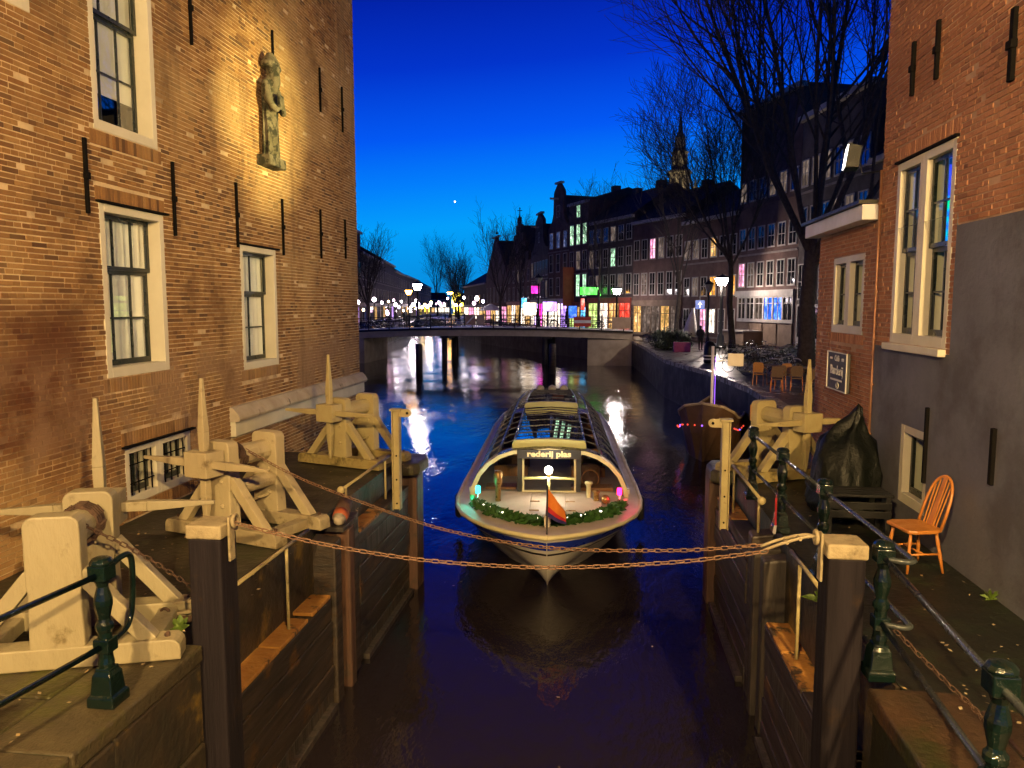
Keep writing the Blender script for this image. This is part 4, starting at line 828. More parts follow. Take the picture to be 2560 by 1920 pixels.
# cabin
PROF = [(-1.74, 1.02), (-1.70, 1.25), (-1.58, 1.52), (-1.38, 1.76), (-1.12, 1.94), (-.82, 2.05), (0, 2.11), (.82, 2.05), (1.12, 1.94), (1.38, 1.76), (1.58, 1.52), (1.70, 1.25), (1.74, 1.02)]
def prof(y, k=1., dz=0.):
    s = 1 if y < 13 else 1 - .12 * (y - 13) / 4.2; return [(x * s * k, y, z * (1 if y < 14 else 1 - .02 * (y - 14)) + dz) for x, z in PROF]
y0, y1 = 3.62, 17.0
mb = MB(); inner = [(x * .945, y, (z - 1.02) * .93 + 1.02) for x, y, z in prof(y0)]
mb.loft([prof(y0 - .02, 1.0), prof(y0 + .30, 1.0), [(x, y0 + .30, z) for x, y, z in inner], [(x, y0 - .02, z) for x, y, z in inner], prof(y0 - .02, 1.0)], close=False, cap=False); mb.build('front_arch', 'boat_rim', BO)
mb = MB(); mb.loft([[(x * .99, y0 + .02, z) for x, y, z in inner], [(x * .99, y0 + .5, z) for x, y, z in inner]], close=False, cap=False); mb.build('arch_lining', 'boat_wood', BO)
NR = 13
ys = [y0 + .3 + (y1 - y0 - .3) * i / NR for i in range(NR + 1)]
for i in range(NR):   # side and roof glass, bay by bay
    a, b = prof(ys[i] + .03), prof(ys[i + 1] - .03)
    for lo_, hi_, nm, m in ((0, 4, 'side_glass', 'roof_glass'), (8, 12, 'side_glass', 'roof_glass'), (5, 7, 'roof_glass_panel', 'roof_glass')):
        mb = MB(); mb.loft([a[lo_:hi_ + 1], b[lo_:hi_ + 1]], close=False, cap=False); mb.build(nm, m, BO)
for i in range(NR + 1):
    P = prof(ys[i]); mb = MB(); mb.tube([Vector(p) + Vector((0, 0, .008)) for p in P], .013, 6); mb.build('roof_rib', 'boat_grey', BO, smooth=True)
for i in range(NR):
    y = ys[0] + (y1 - ys[0]) * (i + .5) / NR; mb = MB(); P = prof(y); mb.tube([Vector(p) + Vector((0, 0, .006)) for p in P[5:8]], .007, 5); mb.build('roof_slat', 'boat_dark', BO)
for sx, k in ((-1, 4), (1, 8), (-1, 5), (1, 7)):
    mb = MB(); mb.tube([Vector(prof(y)[k]) + Vector((0, 0, .02)) for y in ys], .03 if k in (4, 8) else .022, 6); mb.build('roof_rail', 'boat_grey', BO, smooth=True)
for sx in (-1, 1):
    mb = MB()
    rings = [[Vector(prof(y)[0 if sx < 0 else 12]) + d for d in (Vector((0, 0, .14)), Vector((sx * .05, 0, .14)), Vector((sx * .05, 0, -.06)), Vector((0, 0, -.06)))] for y in ys]; mb.loft(rings); mb.build('cabin_side', 'boat_white', BO)
for y, w_ in ((3.95, .82), (10.6, .82)):
    P = prof(y); mb = MB(); rings = []
    for x in (-w_, -w_ + .04, -.3, .3, w_ - .04, w_): 
        h = .17 if abs(x) < w_ - .01 else .10; z = 2.06 + .05 * (1 - (x / w_) ** 2); rings.append([(x, y - .11, z), (x, y - .09, z + h), (x, y + .05, z + h), (x, y + .12, z)])
    mb.loft(rings); mb.build('roof_bar', 'boat_bar', BO, bevel=.012)
mb = MB(); mb.loft([[Vector(p) + Vector((0, 0, .01)) for p in prof(3.60)[4:9]], [Vector(p) + Vector((0, 0, .015)) for p in prof(3.98)[4:9]]], close=False, cap=False); mb.build('visor', 'boat_grey', BO)
for x in (-.45, 0, .45): mb = MB(); mb.lathe([(.15, 0), (.16, .05), (.13, .12), (.05, .17), (.01, .18)], (x, 16.2, 2.02), 12); mb.build('roof_vent', 'boat_rim', BO, smooth=True)
# windscreen
WS_ = [(x, y0 + .42, z) for x, y, z in inner]
mb = MB(); mb.add(WS_, [tuple(range(len(WS_)))]); mb.build('windscreen', 'boat_glass', BO)
def ring_xz(x0, x1, z0, z1, t, ya, yb, nm, m, bev=.006):
    mb = MB(); mb.box(x0, x0 + t, ya, yb, z0, z1); mb.box(x1 - t, x1, ya, yb, z0, z1); mb.box(x0 + t, x1 - t, ya, yb, z1 - t, z1); mb.box(x0 + t, x1 - t, ya, yb, z0, z0 + t); return mb.build(nm, m, BO, bevel=bev)
ring_xz(-.60, .60, 1.04, 1.90, .045, y0 + .33, y0 + .40, 'door_frame', 'boat_rim')
for s in (-1, 1): mb = MB(); mb.box(s * .66 - .05, s * .66 + .05, y0 + .36, y0 + .41, 1.03, 1.98); mb.build('windscreen_pillar', 'boat_dark', BO)
nb = MB(); nb.box(-.70, .70, y0 - .03, y0 + .04, 1.88, 2.085); nb.build('name_board', 'boat_dark', BO, bevel=.01)
pm('gilt', (.80, .66, .36), (.7, .56, .28), 5, .45)
me = text('rederij plas', .175, .004, .007); me.materials.append(MATS['gilt']); o = put('lettering', me, BO); o.rotation_euler = (R(90), 0, 0); o.location = (0, y0 - .036, 1.985); o.scale = (1.22, 1, 1)
# cabin inside: floor, dash, wheel, helmsman's seat, rows of seats
mb = MB(); mb.box(-1.6, 1.6, 4.0, 17, .42, .46); mb.build('cabin_floor', 'boat_wood', BO)
mb = MB(); mb.box(.5, 1.45, 4.15, 4.55, .5, 1.12); mb.build('dashboard', 'boat_wood', BO, bevel=.02)
mb = MB(); mb.tube([(.95 + .2 * math.cos(a), 4.62, 1.22 + .2 * math.sin(a)) for a in [k * math.pi / 9 for k in range(18)]], .016, 6, closed=True); mb.build('steering_wheel', 'boat_wood', BO, smooth=True)
mb = MB(); mb.prism([(x, 4.95, z) for x, z in rounded(.72, 1.2, .5, 1.5, .14)], (0, .12, 0)); mb.build('helm_seat', 'seat_cloth', BO, bevel=.03)
for i in range(9):
    for s in (-1, 1):
        y = 5.7 + i * 1.15; mb = MB(); mb.box(s * .95 - .42, s * .95 + .42, y, y + .09, .5, 1.28); mb.box(s * .95 - .42, s * .95 + .42, y - .4, y, .62, .72); mb.build('passenger_seat', 'seat_cloth' if i % 2 else 'boat_wood', BO, bevel=.03)
mb = MB(); mb.box(-1.45, -.75, 4.2, 4.6, .5, 1.10); mb.build('locker', 'boat_wood', BO, bevel=.02)
# bow mast with crossbar and light
mb = MB(); mb.tube([(0, 2.95, 1.1), (0, 2.95, 1.64)], .035, 8); mb.build('mast', 'boat_bar', BO, smooth=True)
mb = MB(); mb.beam((-.55, 2.95, 1.59), (0, 2.95, 1.61), .05, .05); mb.beam((0, 2.95, 1.61), (.55, 2.95, 1.59), .05, .05); mb.build('crossbar', 'boat_bar', BO, bevel=.01)
mb = MB(); mb.ball((0, 2.95, 1.77), .085, 14, 10); mb.build('bow_lamp', 'bow_light', BO, smooth=True)
mb = MB(); mb.lathe([(.04, 0), (.045, .05), (.03, .08)], (0, 2.95, 1.63), 10); mb.build('lamp_holder', 'brass', BO)
ld = bpy.data.lights.new('bow_lamp_light', 'POINT'); lo = bpy.data.objects.new('bow_lamp_light', ld); C.objects.link(lo); lo.parent = BO; lo.location = (0, 2.80, 1.80); ld.energy = 26; ld.color = (1, .86, .66); ld.shadow_soft_size = .05
# flag on its staff
mb = MB(); mb.tube([(0, .12, 1.15), (0, .55, 2.02)], .016, 8); fs = mb.build('flag_staff', 'boat_dark', BO, smooth=True)
for nm, m, f0, f1 in (('flag_stripe', 'flag_orange', 0, .62), ('flag_stripe', 'flag_red', .62, .82), ('flag_stripe', 'flag_blue', .82, 1)):
    mb = MB(); rings = []
    for k in range(9):
        t = k / 8; top = Vector((0, .53, 1.98)).lerp(Vector((.12, .50, 1.66)), t) + Vector((.20 * t, .03 * math.sin(t * 7), -.10 * t)); bot = Vector((-.03, .31, 1.52)).lerp(Vector((.34, .40, 1.36)), t) + Vector((0, .04 * math.sin(t * 7 + 1), -.02 * t))
        rings.append([bot.lerp(top, 1 - g) if False else top.lerp(bot, g) for g in (f0, (f0 + f1) / 2, f1)])
    mb.loft(rings, close=False, cap=False); mb.build(nm, m, fs, smooth=True)
# side lights on stalks, ventilators, bollards, horn
for s, m, col in ((-1, 'green_light', (.05, 1, .8)), (1, 'red_light', (1, .03, .12))):
    mb = MB(); mb.tube([(s * 1.45, 2.55, 1.1), (s * 1.45, 2.55, 1.36)], .018, 6); mb.build('sidelight_stalk', 'boat_white', BO)
    mb = MB(); mb.prism([(s * 1.45 + .05 * math.cos(a), 2.55 + .05 * math.sin(a), 1.36) for a in [k * math.pi / 4 for k in range(8)]], (0, 0, .15)); mb.build('sidelight', m, BO, bevel=.015)
    ld = bpy.data.lights.new('sidelight_glow', 'POINT'); lo = bpy.data.objects.new('sidelight_glow', ld); C.objects.link(lo); lo.parent = BO; lo.location = (s * 1.56, 2.44, 1.36); ld.energy = 6; ld.color = col; ld.shadow_soft_size = .03
mb = MB(); mb.lathe([(.06, 0), (.055, .35), (.09, .42), (.10, .62), (.07, .68)], (-1.05, 2.75, 1.11), 12); mb.build('ventilator', 'brass', BO, smooth=True)
mb = MB(); mb.lathe([(.09, 0), (.06, .05), (.06, .2), (.09, .24), (.03, .27)], (1.0, 2.9, 1.11), 12); mb.build('mooring_bitt', 'brass', BO, smooth=True)
mb = MB(); mb.lathe([(.07, 0), (.05, .04), (.05, .3), (.085, .34), (.085, .38)], (.85, 3.15, 1.11), 10); mb.build('mooring_bitt', 'boat_rim', BO, smooth=True)
mb = MB(); mb.ball((1.18, 2.72, 1.22), .10, 10, 7); mb.build('deck_horn', 'brass', BO, smooth=True)
mb = MB(); mb.box(-.06, .06, .72, .84, 1.17, 1.42); mb.build('samson_post', 'boat_deck', BO, bevel=.01)
# garland of leaves with fairy bulbs round the foredeck
GP = crv([(-1.50, 2.45, 1.17), (-1.2, 1.8, 1.2), (-.8, 1.32, 1.21), (-.4, 1.02, 1.22), (-.06, .84, 1.23)], 30)
for side in (-1, 1):
    mb = MB(); rng = random.Random(31 + side); bulbs = []
    for i, p in enumerate(GP):
        p = Vector((p.x * (-side if side > 0 else 1), p.y, p.z)) if side > 0 else p
        for k in range(8):
            a = rng.uniform(0, 6.28); e = rng.uniform(-.3, 1.2); d = Vector((math.cos(a) * math.cos(e), math.sin(a) * math.cos(e), math.sin(e) * .8)); l = rng.uniform(.08, .19); q = p + Vector((rng.uniform(-.03, .03), rng.uniform(-.03, .03), rng.uniform(-.02, .06)))
            x = d.orthogonal().normalized() * l * .30; mb.add([q, q + d * l * .5 + x, q + d * l, q + d * l * .5 - x], [(0, 1, 2, 3)])
        if rng.random() < .075: bulbs.append(p + Vector((rng.uniform(-.04, .04), rng.uniform(-.06, .0), .10)))
    g = mb.build('garland', 'garland_green', BO, fixn=False)
    for b in bulbs: mb = MB(); mb.ball(b, .016, 6, 5); mb.build('fairy_bulb', 'fairy', g)

# rubbing strake, fenders on their lines and a coil of mooring rope
hull_strip(.715, .745, 1, 'boat_dark', 'rubbing_strake', .012)
pm('rope', (.42, .34, .22), (.32, .25, .15), 30, .8, 0, .6)
for s in (-1, 1):
    for y in (4.6, 8.2):
        b = lerp_tab(BEAM, y) + .10; mb = MB(); mb.lathe([(.03, -.30), (.09, -.24), (.10, 0), (.09, .24), (.03, .30)], (s * b, y, .55), 12); f = mb.build('fender', 'boat_dark', BO, smooth=True)
        mb = MB(); mb.tube([(s * b, y, .85), (s * (b - .08), y, 1.03)], .012, 5); mb.build('fender_line', 'rope', f)
mb = MB(); mb.tube([((.13 + .006 * k / 4) * math.cos(k * math.pi / 8) - 1.0, (.13 + .006 * k / 4) * math.sin(k * math.pi / 8) + 1.85, 1.16 + .012 * (k // 32)) for k in range(90)], .014, 5); mb.build('mooring_rope', 'rope', BO, smooth=True)
# ================================================================== FAR BRIDGE
BR_ = thing('canal_bridge', 'low girder bridge with iron railings crossing the canal', 'bridge', (-10, 67, 2.1))
def arch(x): return .28 * (1 - ((x + 10) / 12.5) ** 2)
xs = [-23.5 + i * 1.0 for i in range(27)]
mb = MB(); mb.loft([[(x, 66.9, 2.28 + arch(x)), (x, 66.9, 2.82 + arch(x)), (x, 73.5, 2.82 + arch(x)), (x, 73.5, 2.28 + arch(x))] for x in xs]); mb.build('girder', 'concrete', BR_)
mb = MB(); mb.loft([[(x, 66.7, 2.825 + arch(x)), (x, 66.7, 3.0 + arch(x)), (x, 73.7, 3.0 + arch(x)), (x, 73.7, 2.825 + arch(x))] for x in xs]); mb.build('deck_edge', 'black_metal', BR_)
mb = MB(); mb.loft([[(x, 67.0, 3.005 + arch(x)), (x, 73.4, 3.005 + arch(x))] for x in xs], close=False, cap=False); mb.build('roadway', 'kerb', BR_)
mb = MB(); mb.loft([[(x, 66.93, 3.0 + arch(x)), (x, 66.93, 3.09 + arch(x)), (x, 67.12, 3.09 + arch(x)), (x, 67.12, 3.0 + arch(x))] for x in xs]); mb.build('kerb_line', 'white_paint', BR_)
mb = MB(); mb.prism([(-1.4, 66.95, -.6), (3.4, 66.95, -.6), (3.4, 74.5, -.6), (-1.4, 74.5, -.6)], (0, 0, 2.86)); mb.build('abutment', 'concrete', BR_)
mb = MB(); mb.prism([(-26, 66.95, -.6), (-21.6, 66.95, -.6), (-21.6, 74.5, -.6), (-26, 74.5, -.6)], (0, 0, 2.86)); mb.build('abutment', 'concrete', BR_)
for yy in (66.85, 73.5):
    for x in [-23 + i * 1.9 for i in range(14)]: mb = MB(); mb.box(x - .045, x + .045, yy - .045, yy + .045, 3.0 + arch(x), 4.12 + arch(x)); mb.lathe([(.07, 0), (.05, .06), (.02, .1)], (x, yy, 4.12 + arch(x)), 8); mb.build('railing_post', 'black_metal', BR_)
    for dz in (1.05, .68, .30): mb = MB(); mb.tube([(x, yy, 3.0 + arch(x) + dz) for x in xs], .028, 5); mb.build('railing_bar', 'black_metal', BR_)
for x, y in ((-14.3, 67.6), (-13.9, 70), (-14.3, 73), (-5.2, 67.6), (-4.6, 69), (-5.2, 73)): mb = MB(); mb.tube([(x, y, -1), (x, y, 2.4 + arch(x))], .26, 10); mb.build('pier_column', 'quay_stone', BR_, smooth=True)
for x in (-14.2, -5.0): mb = MB(); mb.box(x - .4, x + .4, 67.2, 73.3, 2.05 + arch(x), 2.3 + arch(x)); mb.build('pier_cap', 'quay_stone', BR_)
for x, y, lb in ((-14.1, 57.2, 'dark mooring pile standing in the water left of the boat'), (-3.9, 58.5, 'dark mooring pile standing in the water behind the boat')):
    mb = MB(); mb.lathe([(.28, -1), (.27, 2.2), (.24, 2.3)], (x, y, 0), 12); tag(mb.build('mooring_pile', 'timber', None, smooth=True), lb, 'pile')
# banners and boards tied to the railing
for x0, x1, z0, z1, m, lb in ((-12.2, -11.3, 3.35, 4.25, ('banner_tan', (.42, .26, .15)), 'tan banner with pale cross, left of a pair on the far bridge railing'), (-11.2, -10.5, 3.3, 4.2, ('banner_cream', (.48, .36, .24)), 'pale banner, right of a pair on the far bridge railing'),
                              (-2.6, -1.1, 3.3, 4.15, ('banner_red', (.55, .06, .03)), 'red and white striped board on the far bridge railing'), (.7, 2.3, 3.2, 4.2, ('banner_wide', (.45, .32, .20)), 'wide tan poster board at the right end of the far bridge railing')):
    pm(m[0], m[1], tuple(c * .8 for c in m[1]), 2, .7); a = arch((x0 + x1) / 2) * .7
    t = thing('banner', lb, 'banner', ((x0 + x1) / 2, 66.72, 3.3)); mb = MB(); mb.box(x0, x1, 66.70, 66.74, z0 + a, z1 + a); mb.build('sheet', m[0], t)
    if 'red' in m[0]: mb = MB(); mb.box(x0, x1, 66.685, 66.697, z0 + a + .3, z0 + a + .55); mb.build('stripe', 'letter', t)
    elif 'tan' in m[0]: mb = MB(); mb.beam((x0 + .1, 66.69, z0 + a + .1), (x1 - .1, 66.69, z1 + a - .1), .12, .01, (0, 1, 0)); mb.build('stripe', 'letter', t)
# ------------------------------------------------------------------ bicycles
pm('bike_black', (.016, .016, .018), (.03, .03, .032), 6, .35, .3); pm('bike_red', (.45, .02, .02), (.35, .015, .015), 6, .35); pm('bike_blue', (.03, .06, .28), (.02, .05, .2), 6, .35); pm('chrome', (.5, .5, .5), (.4, .4, .4), 6, .2, .9); pm('leather', (.05, .03, .02), (.03, .02, .015), 6, .5)
def bicycle(m):
    t = thing('bicycle', 'x', 'bicycle', (0, 0, 0), rz=0.)
    for cx in (-.53, .53):
        mb = MB(); mb.tube([(cx + .33 * math.cos(a), 0, .35 + .33 * math.sin(a)) for a in [k * math.pi / 9 for k in range(18)]], .020, 5, closed=True); wh = mb.build('wheel', 'bike_black', t)
        mb = MB()
        for k in range(6): a = k * math.pi / 6; mb.tube([(cx - .32 * math.cos(a), 0, .35 - .32 * math.sin(a)), (cx + .32 * math.cos(a), 0, .35 + .32 * math.sin(a))], .004, 3, cap=False)
        mb.build('spokes', 'chrome', wh); mb = MB(); mb.tube([(cx + .38 * math.cos(a), 0, .35 + .38 * math.sin(a)) for a in [R(40 + 14 * k) for k in range(9)]], .022, 4); mb.build('mudguard', m, wh)
    mb = MB()
    for a, b in (((-.53, .35), (-.08, .33)), ((-.53, .35), (-.22, .82)), ((-.08, .33), (-.22, .88)), ((-.08, .33), (.38, .72)), ((-.2, .76), (.36, .86)), ((.33, .98), (.53, .35))): mb.tube([(a[0], 0, a[1]), (b[0], 0, b[1])], .017, 5)
    mb.box(-.8, -.3, -.07, .07, .72, .735); mb.build('frame', m, t)
    mb = MB(); mb.tube([(.20, -.28, 1.02), (.34, -.16, 1.08), (.34, 0, 1.04), (.34, .16, 1.08), (.20, .28, 1.02)], .014, 5); mb.build('handlebar', 'chrome', t)
    mb = MB(); mb.prism([(-.36, -.08, .9), (-.36, .08, .9), (-.1, .03, .9), (-.1, -.03, .9)], (0, 0, .06)); mb.build('saddle', 'leather', t, bevel=.015)
    mb = MB(); mb.lathe([(.05, 0), (.05, .03)], (0, 0, 0), 8); ch = mb.build('crank', 'chrome', t); ch.location = (-.08, 0, .33); ch.rotation_euler = (R(90), 0, 0)
    mb = MB(); mb.ball((.47, 0, .84), .04, 7, 5); mb.build('headlamp', 'chrome', t)
    return t
pm('bike_pale', (.34, .34, .36), (.26, .26, .28), 6, .35)
B0 = bicycle('bike_black'); B1 = bicycle('bike_pale'); u0_ = [False, False]
rng = random.Random(11)
for i, x in enumerate([-22.3, -21.2, -19.9, -18.7, -17.4, -16.2, -15.0, -13.6, -9.6, -8.4, -7.2, -6.1, -5.0, -3.9, -.8, .1]):
    kk = i % 2; o = place((B0, B1)[kk], u0_[kk], (x, 67.5 + rng.uniform(-.1, .35), 3.005 + arch(x)), rng.uniform(-.2, .2) + (math.pi if rng.random() < .4 else 0), ('dark parked bicycle leaning along the railing of the far bridge', 'pale framed parked bicycle leaning along the railing of the far bridge')[kk], 'bicycles on the far bridge'); o.rotation_euler.x = rng.uniform(-.12, .05); u0_[kk] = True
for i, (x, y, a) in enumerate([(6.3, 36.5, .5), (7.0, 37.2, .5), (7.6, 38.1, .6), (8.3, 38.9, .55), (9.2, 40.2, .6), (9.9, 41.2, .5), (10.6, 42.5, .6), (11.2, 43.5, .5), (7.2, 39.5, .9), (8.8, 42.0, .7), (6.9, 34.8, .2), (8.2, 35.6, .3), (7.6, 33.4, .1)]):
    place((B0, B1)[i % 2], True, (x, y, 2.103), a + rng.uniform(-.25, .25), ('dark bicycle parked in the crowd of bicycles on the right quay', 'pale framed bicycle parked in the crowd of bicycles on the right quay')[i % 2], 'bicycles parked on the right quay')
for i in range(16):
    place((B0, B1)[i % 2], True, (8.2 + rng.uniform(-1.6, 2.6), 44 + rng.uniform(-8, 3), 2.103), rng.uniform(.1, 1.0), ('dark bicycle parked in the crowd of bicycles on the right quay', 'pale framed bicycle parked in the crowd of bicycles on the right quay')[i % 2], 'bicycles parked on the right quay')
for i in range(12):
    x = 3.9 + rng.uniform(0, 2.2); y = 58 + i * .75; place(B0, True, (x, y, 2.103), rng.uniform(-.5, .5), 'dark bicycle parked on the quay by the right end of the bridge', 'bicycles parked near the bridge end')
b = bicycle('bike_red'); tag(b, 'red bicycle standing in front of the white windows on the quay'); b.location = (9.9, 66.2, 2.103); b.rotation_euler = (0, 0, .5)
b = bicycle('bike_blue'); tag(b, 'blue bicycle leaning on the middle of the far bridge railing'); b.location = (-12.6, 67.4, 3.005 + arch(-12.6)); b.rotation_euler = (-.08, 0, .1)
# ------------------------------------------------------------------ people
def person(name, label, loc, rz, h=1.72, coat='coat_dark', pose='stand'):
    t = thing(name, label, 'person', loc, rz=rz); s = h / 1.72
    J = {'pel': (0, 0, .92), 'sp': (0, .01, 1.15), 'ch': (0, 0, 1.36), 'nk': (0, 0, 1.50), 'hd': (0, -.02, 1.60), 'ht': (0, -.01, 1.70),
         'hl': (.09, 0, .88), 'kl': (.11, -.05, .48), 'al': (.12, .04, .07), 'tl': (.13, -.13, .03), 'hr': (-.09, 0, .88), 'kr': (-.10, -.10, .48), 'ar': (-.11, -.16, .08), 'tr': (-.12, -.33, .04),
         'sl': (.19, 0, 1.40), 'el': (.25, .03, 1.13), 'wl': (.20, -.14, .95), 'fl': (.18, -.20, .90), 'sr': (-.19, 0, 1.40), 'er': (-.25, .02, 1.13), 'wr': (-.19, -.16, .98), 'fr': (-.17, -.22, .94)}
    E_ = [('pel', 'sp'), ('sp', 'ch'), ('ch', 'nk'), ('nk', 'hd'), ('hd', 'ht'), ('pel', 'hl'), ('hl', 'kl'), ('kl', 'al'), ('al', 'tl'), ('pel', 'hr'), ('hr', 'kr'), ('kr', 'ar'), ('ar', 'tr'), ('ch', 'sl'), ('sl', 'el'), ('el', 'wl'), ('wl', 'fl'), ('ch', 'sr'), ('sr', 'er'), ('er', 'wr'), ('wr', 'fr')]
    RD = {'pel': .15, 'sp': .14, 'ch': .16, 'nk': .06, 'hd': .095, 'ht': .07, 'hl': .10, 'kl': .07, 'al': .05, 'tl': .035, 'hr': .10, 'kr': .07, 'ar': .05, 'tr': .035, 'sl': .08, 'el': .055, 'wl': .04, 'fl': .035, 'sr': .08, 'er': .055, 'wr': .04, 'fr': .035}
    K = list(J); me = bpy.data.meshes.new('body'); me.from_pydata([tuple(c * s for c in J[k]) for k in K], [(K.index(a), K.index(b)) for a, b in E_], [])
    me.materials.append(MATS[coat]); o = put('body', me, t); sk = o.modifiers.new('skin', 'SKIN'); sk.use_smooth_shade = True
    for i, k in enumerate(K): me.skin_vertices[0].data[i].radius = (RD[k] * s, RD[k] * s * (.75 if k in ('ch', 'sp', 'pel') else 1)); me.skin_vertices[0].data[i].use_root = (i == 0)
    ss = o.modifiers.new('sub', 'SUBSURF'); ss.levels = 1; ss.render_levels = 1
    mb = MB(); mb.loft([[(rx * math.cos(a) * s, (ry * math.sin(a) + .0) * s, z * s) for a in [2 * math.pi * k / 14 for k in range(14)]] for z, rx, ry in ((.70, .21, .16), (.95, .20, .155), (1.2, .19, .15), (1.42, .21, .14), (1.49, .10, .09))], cap=False); mb.build('coat', coat, t, smooth=True)
    mb = MB(); mb.ball((0, .01 * s, 1.65 * s), .105 * s, 10, 7); mb.build('hair', 'hair', t, smooth=True)
    return t
pm('coat_dark', (.014, .014, .016), (.02, .018, .018), 6, .8); pm('hair', (.02, .014, .01), (.015, .01, .008), 6, .7)
person('person', 'person in dark coat walking along the right quay past the furled parasol', (6.7, 54.3, 2.103), R(10))
person('person', 'person in dark coat on the far bridge, left of two', (-5.9, 68.3, 3.0 + arch(-5.9)), R(80)); person('person', 'person in dark coat on the far bridge, right of two', (-3.3, 68.6, 3.0 + arch(-3.3)), R(-80), 1.8)
person('person', 'dark figure standing behind the bicycles at the left of the far bridge', (-18.3, 69.0, 3.0 + arch(-18.3)), R(30), 1.75)
pm('parasol', (.62, .60, .57), (.5, .48, .46), 4, .8)
t = thing('furled_parasol', 'furled white parasol behind the walking person on the quay', 'parasol', (6.2, 56, 2.1), rz=0.)
mb = MB(); mb.loft([[((r + .09 * r * math.sin(6 * a)) * math.cos(a) + ox, r * math.sin(a), z) for a in [2 * math.pi * k / 18 for k in range(18)]] for z, r, ox in ((.9, .45, 0), (1.3, .48, 0), (1.9, .36, .03), (2.5, .2, .1), (2.95, .05, .2))]); mb.build('canopy', 'parasol', t, smooth=True)
mb = MB(); mb.tube([(0, 0, 0), (0, 0, 1.0)], .03, 6); mb.build('pole', 'black_metal', t)
# ------------------------------------------------------------------ quay furniture
pm('wicker', (.40, .20, .05), (.28, .13, .035), 30, .6, 0, .6); pm('wicker_dark', (.10, .06, .035), (.07, .045, .03), 30, .6, 0, .6)
def terrace_chair(m):
    t = thing('terrace_chair', 'x', 'chair', (0, 0, 0), rz=0.)
    mb = MB(); mb.prism([(-.22, -.22, .43), (.22, -.22, .43), (.20, .22, .43), (-.20, .22, .43)], (0, 0, .04)); mb.build('seat', m, t, bevel=.01)
    mb = MB(); mb.prism([(x, .20, z) for x, z in rounded(-.21, .21, .52, .92, .10)], (0, .03, 0)); mb.build('backrest', m, t, bevel=.008)
    for sx in (-1, 1):
        for sy in (-1, 1): mb = MB(); mb.tube([(sx * .19, sy * .19, .45 if sy < 0 else .6), (sx * .21, sy * .22, 0)], .015, 6); mb.build('leg', 'wood_chair', t)
        mb = MB(); mb.tube([(sx * .21, .2, .75), (sx * .24, 0, .68), (sx * .2, -.2, .64), (sx * .2, -.2, .45)], .013, 6); mb.build('armrest', 'wood_chair', t)
    return t
c0 = terrace_chair('wicker'); c1 = terrace_chair('wicker_dark'); uo = [False, False]
for i, (x, y, a, k) in enumerate([(6.1, 30.6, 2.6, 0), (6.9, 30.2, 3.4, 0), (7.1, 29.0, 2.9, 1), (7.8, 28.9, 3.5, 0), (8.3, 27.6, 2.8, 1), (8.7, 27.9, 3.3, 0), (6.5, 29.2, 3.2, 1), (7.5, 27.8, 3.0, 1), (6.3, 28.6, 3.0, 1)]):
    place((c0, c1)[k], uo[k], (x, y, 2.103), a, ('orange lit terrace chair among the chairs on the right quay', 'dark terrace chair among the chairs on the right quay')[k], 'terrace chairs on the right quay'); uo[k] = True
for i, (x, y) in enumerate([(6.7, 31.4), (7.8, 30.2)]):
    t = thing('terrace_table', 'small round terrace table %s' % ('nearest the parked bicycles' if i == 0 else 'between the terrace chairs'), 'table', (x, y, 2.103), rz=0.)
    mb = MB(); mb.lathe([(.38, .72), (.38, .75)], (0, 0, 0), 18); mb.build('table_top', 'wicker_dark', t); mb = MB(); mb.lathe([(.24, 0), (.22, .03), (.03, .06), (.03, .72)], (0, 0, 0), 10); mb.build('foot', 'black_metal', t)
pm('pink_box', (.50, .08, .26), (.4, .06, .2), 3, .6); t = thing('planter_box', 'bright pink box on the quay below the shrubs', 'box', (5.2, 52.8, 2.103)); mb = MB(); mb.box(4.75, 5.85, 52.5, 53.1, 2.103, 2.75); mb.build('box', 'pink_box', t, bevel=.02)
mb = MB(); mb.box(4.8, 5.8, 52.54, 53.06, 2.75, 2.765); mb.build('soil', 'ground_dark', t)
t = thing('litter_bin', 'dark litter bin with pale stripes on the quay edge', 'bin', (5.75, 42.3, 2.103), rz=0.)
mb = MB(); mb.lathe([(.30, 0), (.33, .1), (.33, .9), (.30, .98), (.20, 1.15), (.05, 1.22)], (0, 0, 0), 14); mb.build('body', 'black_metal', t, smooth=True)
for z in (.2, .38): mb = MB(); mb.lathe([(.334, z), (.334, z + .07)], (0, 0, 0), 14); mb.build('stripe', 'letter', t)
pm('road_blue', (.02, .09, .42), (.018, .08, .38), 3, .4)
t = thing('road_sign', 'square blue road sign with a white arrow on a pole', 'sign', (7.55, 62.0, 2.103)); mb = MB(); mb.tube([(7.55, 62, 2.1), (7.55, 62, 6.0)], .04, 8); mb.build('pole', 'boat_grey', t)
mb = MB(); mb.box(7.2, 7.9, 61.92, 61.95, 4.95, 5.65); mb.build('plate', 'road_blue', t); mb = MB(); mb.prism([(7.50, 61.915, 5.05), (7.60, 61.915, 5.05), (7.60, 61.915, 5.3), (7.74, 61.915, 5.3), (7.55, 61.915, 5.56), (7.36, 61.915, 5.3), (7.50, 61.915, 5.3)], (0, .004, 0)); mb.build('arrow', 'letter', t)
pm('plate_orange', (.46, .24, .07), (.4, .2, .06), 3, .6)
t = thing('wall_plate', 'small orange number plate on the quay wall', 'sign', (5.3, 26.5, 1.0)); mb = MB(); mb.box(4.98, 5.36, 26.4, 26.44, 1.32, 1.86); mb.build('plate', 'plate_orange', t, bevel=.01)
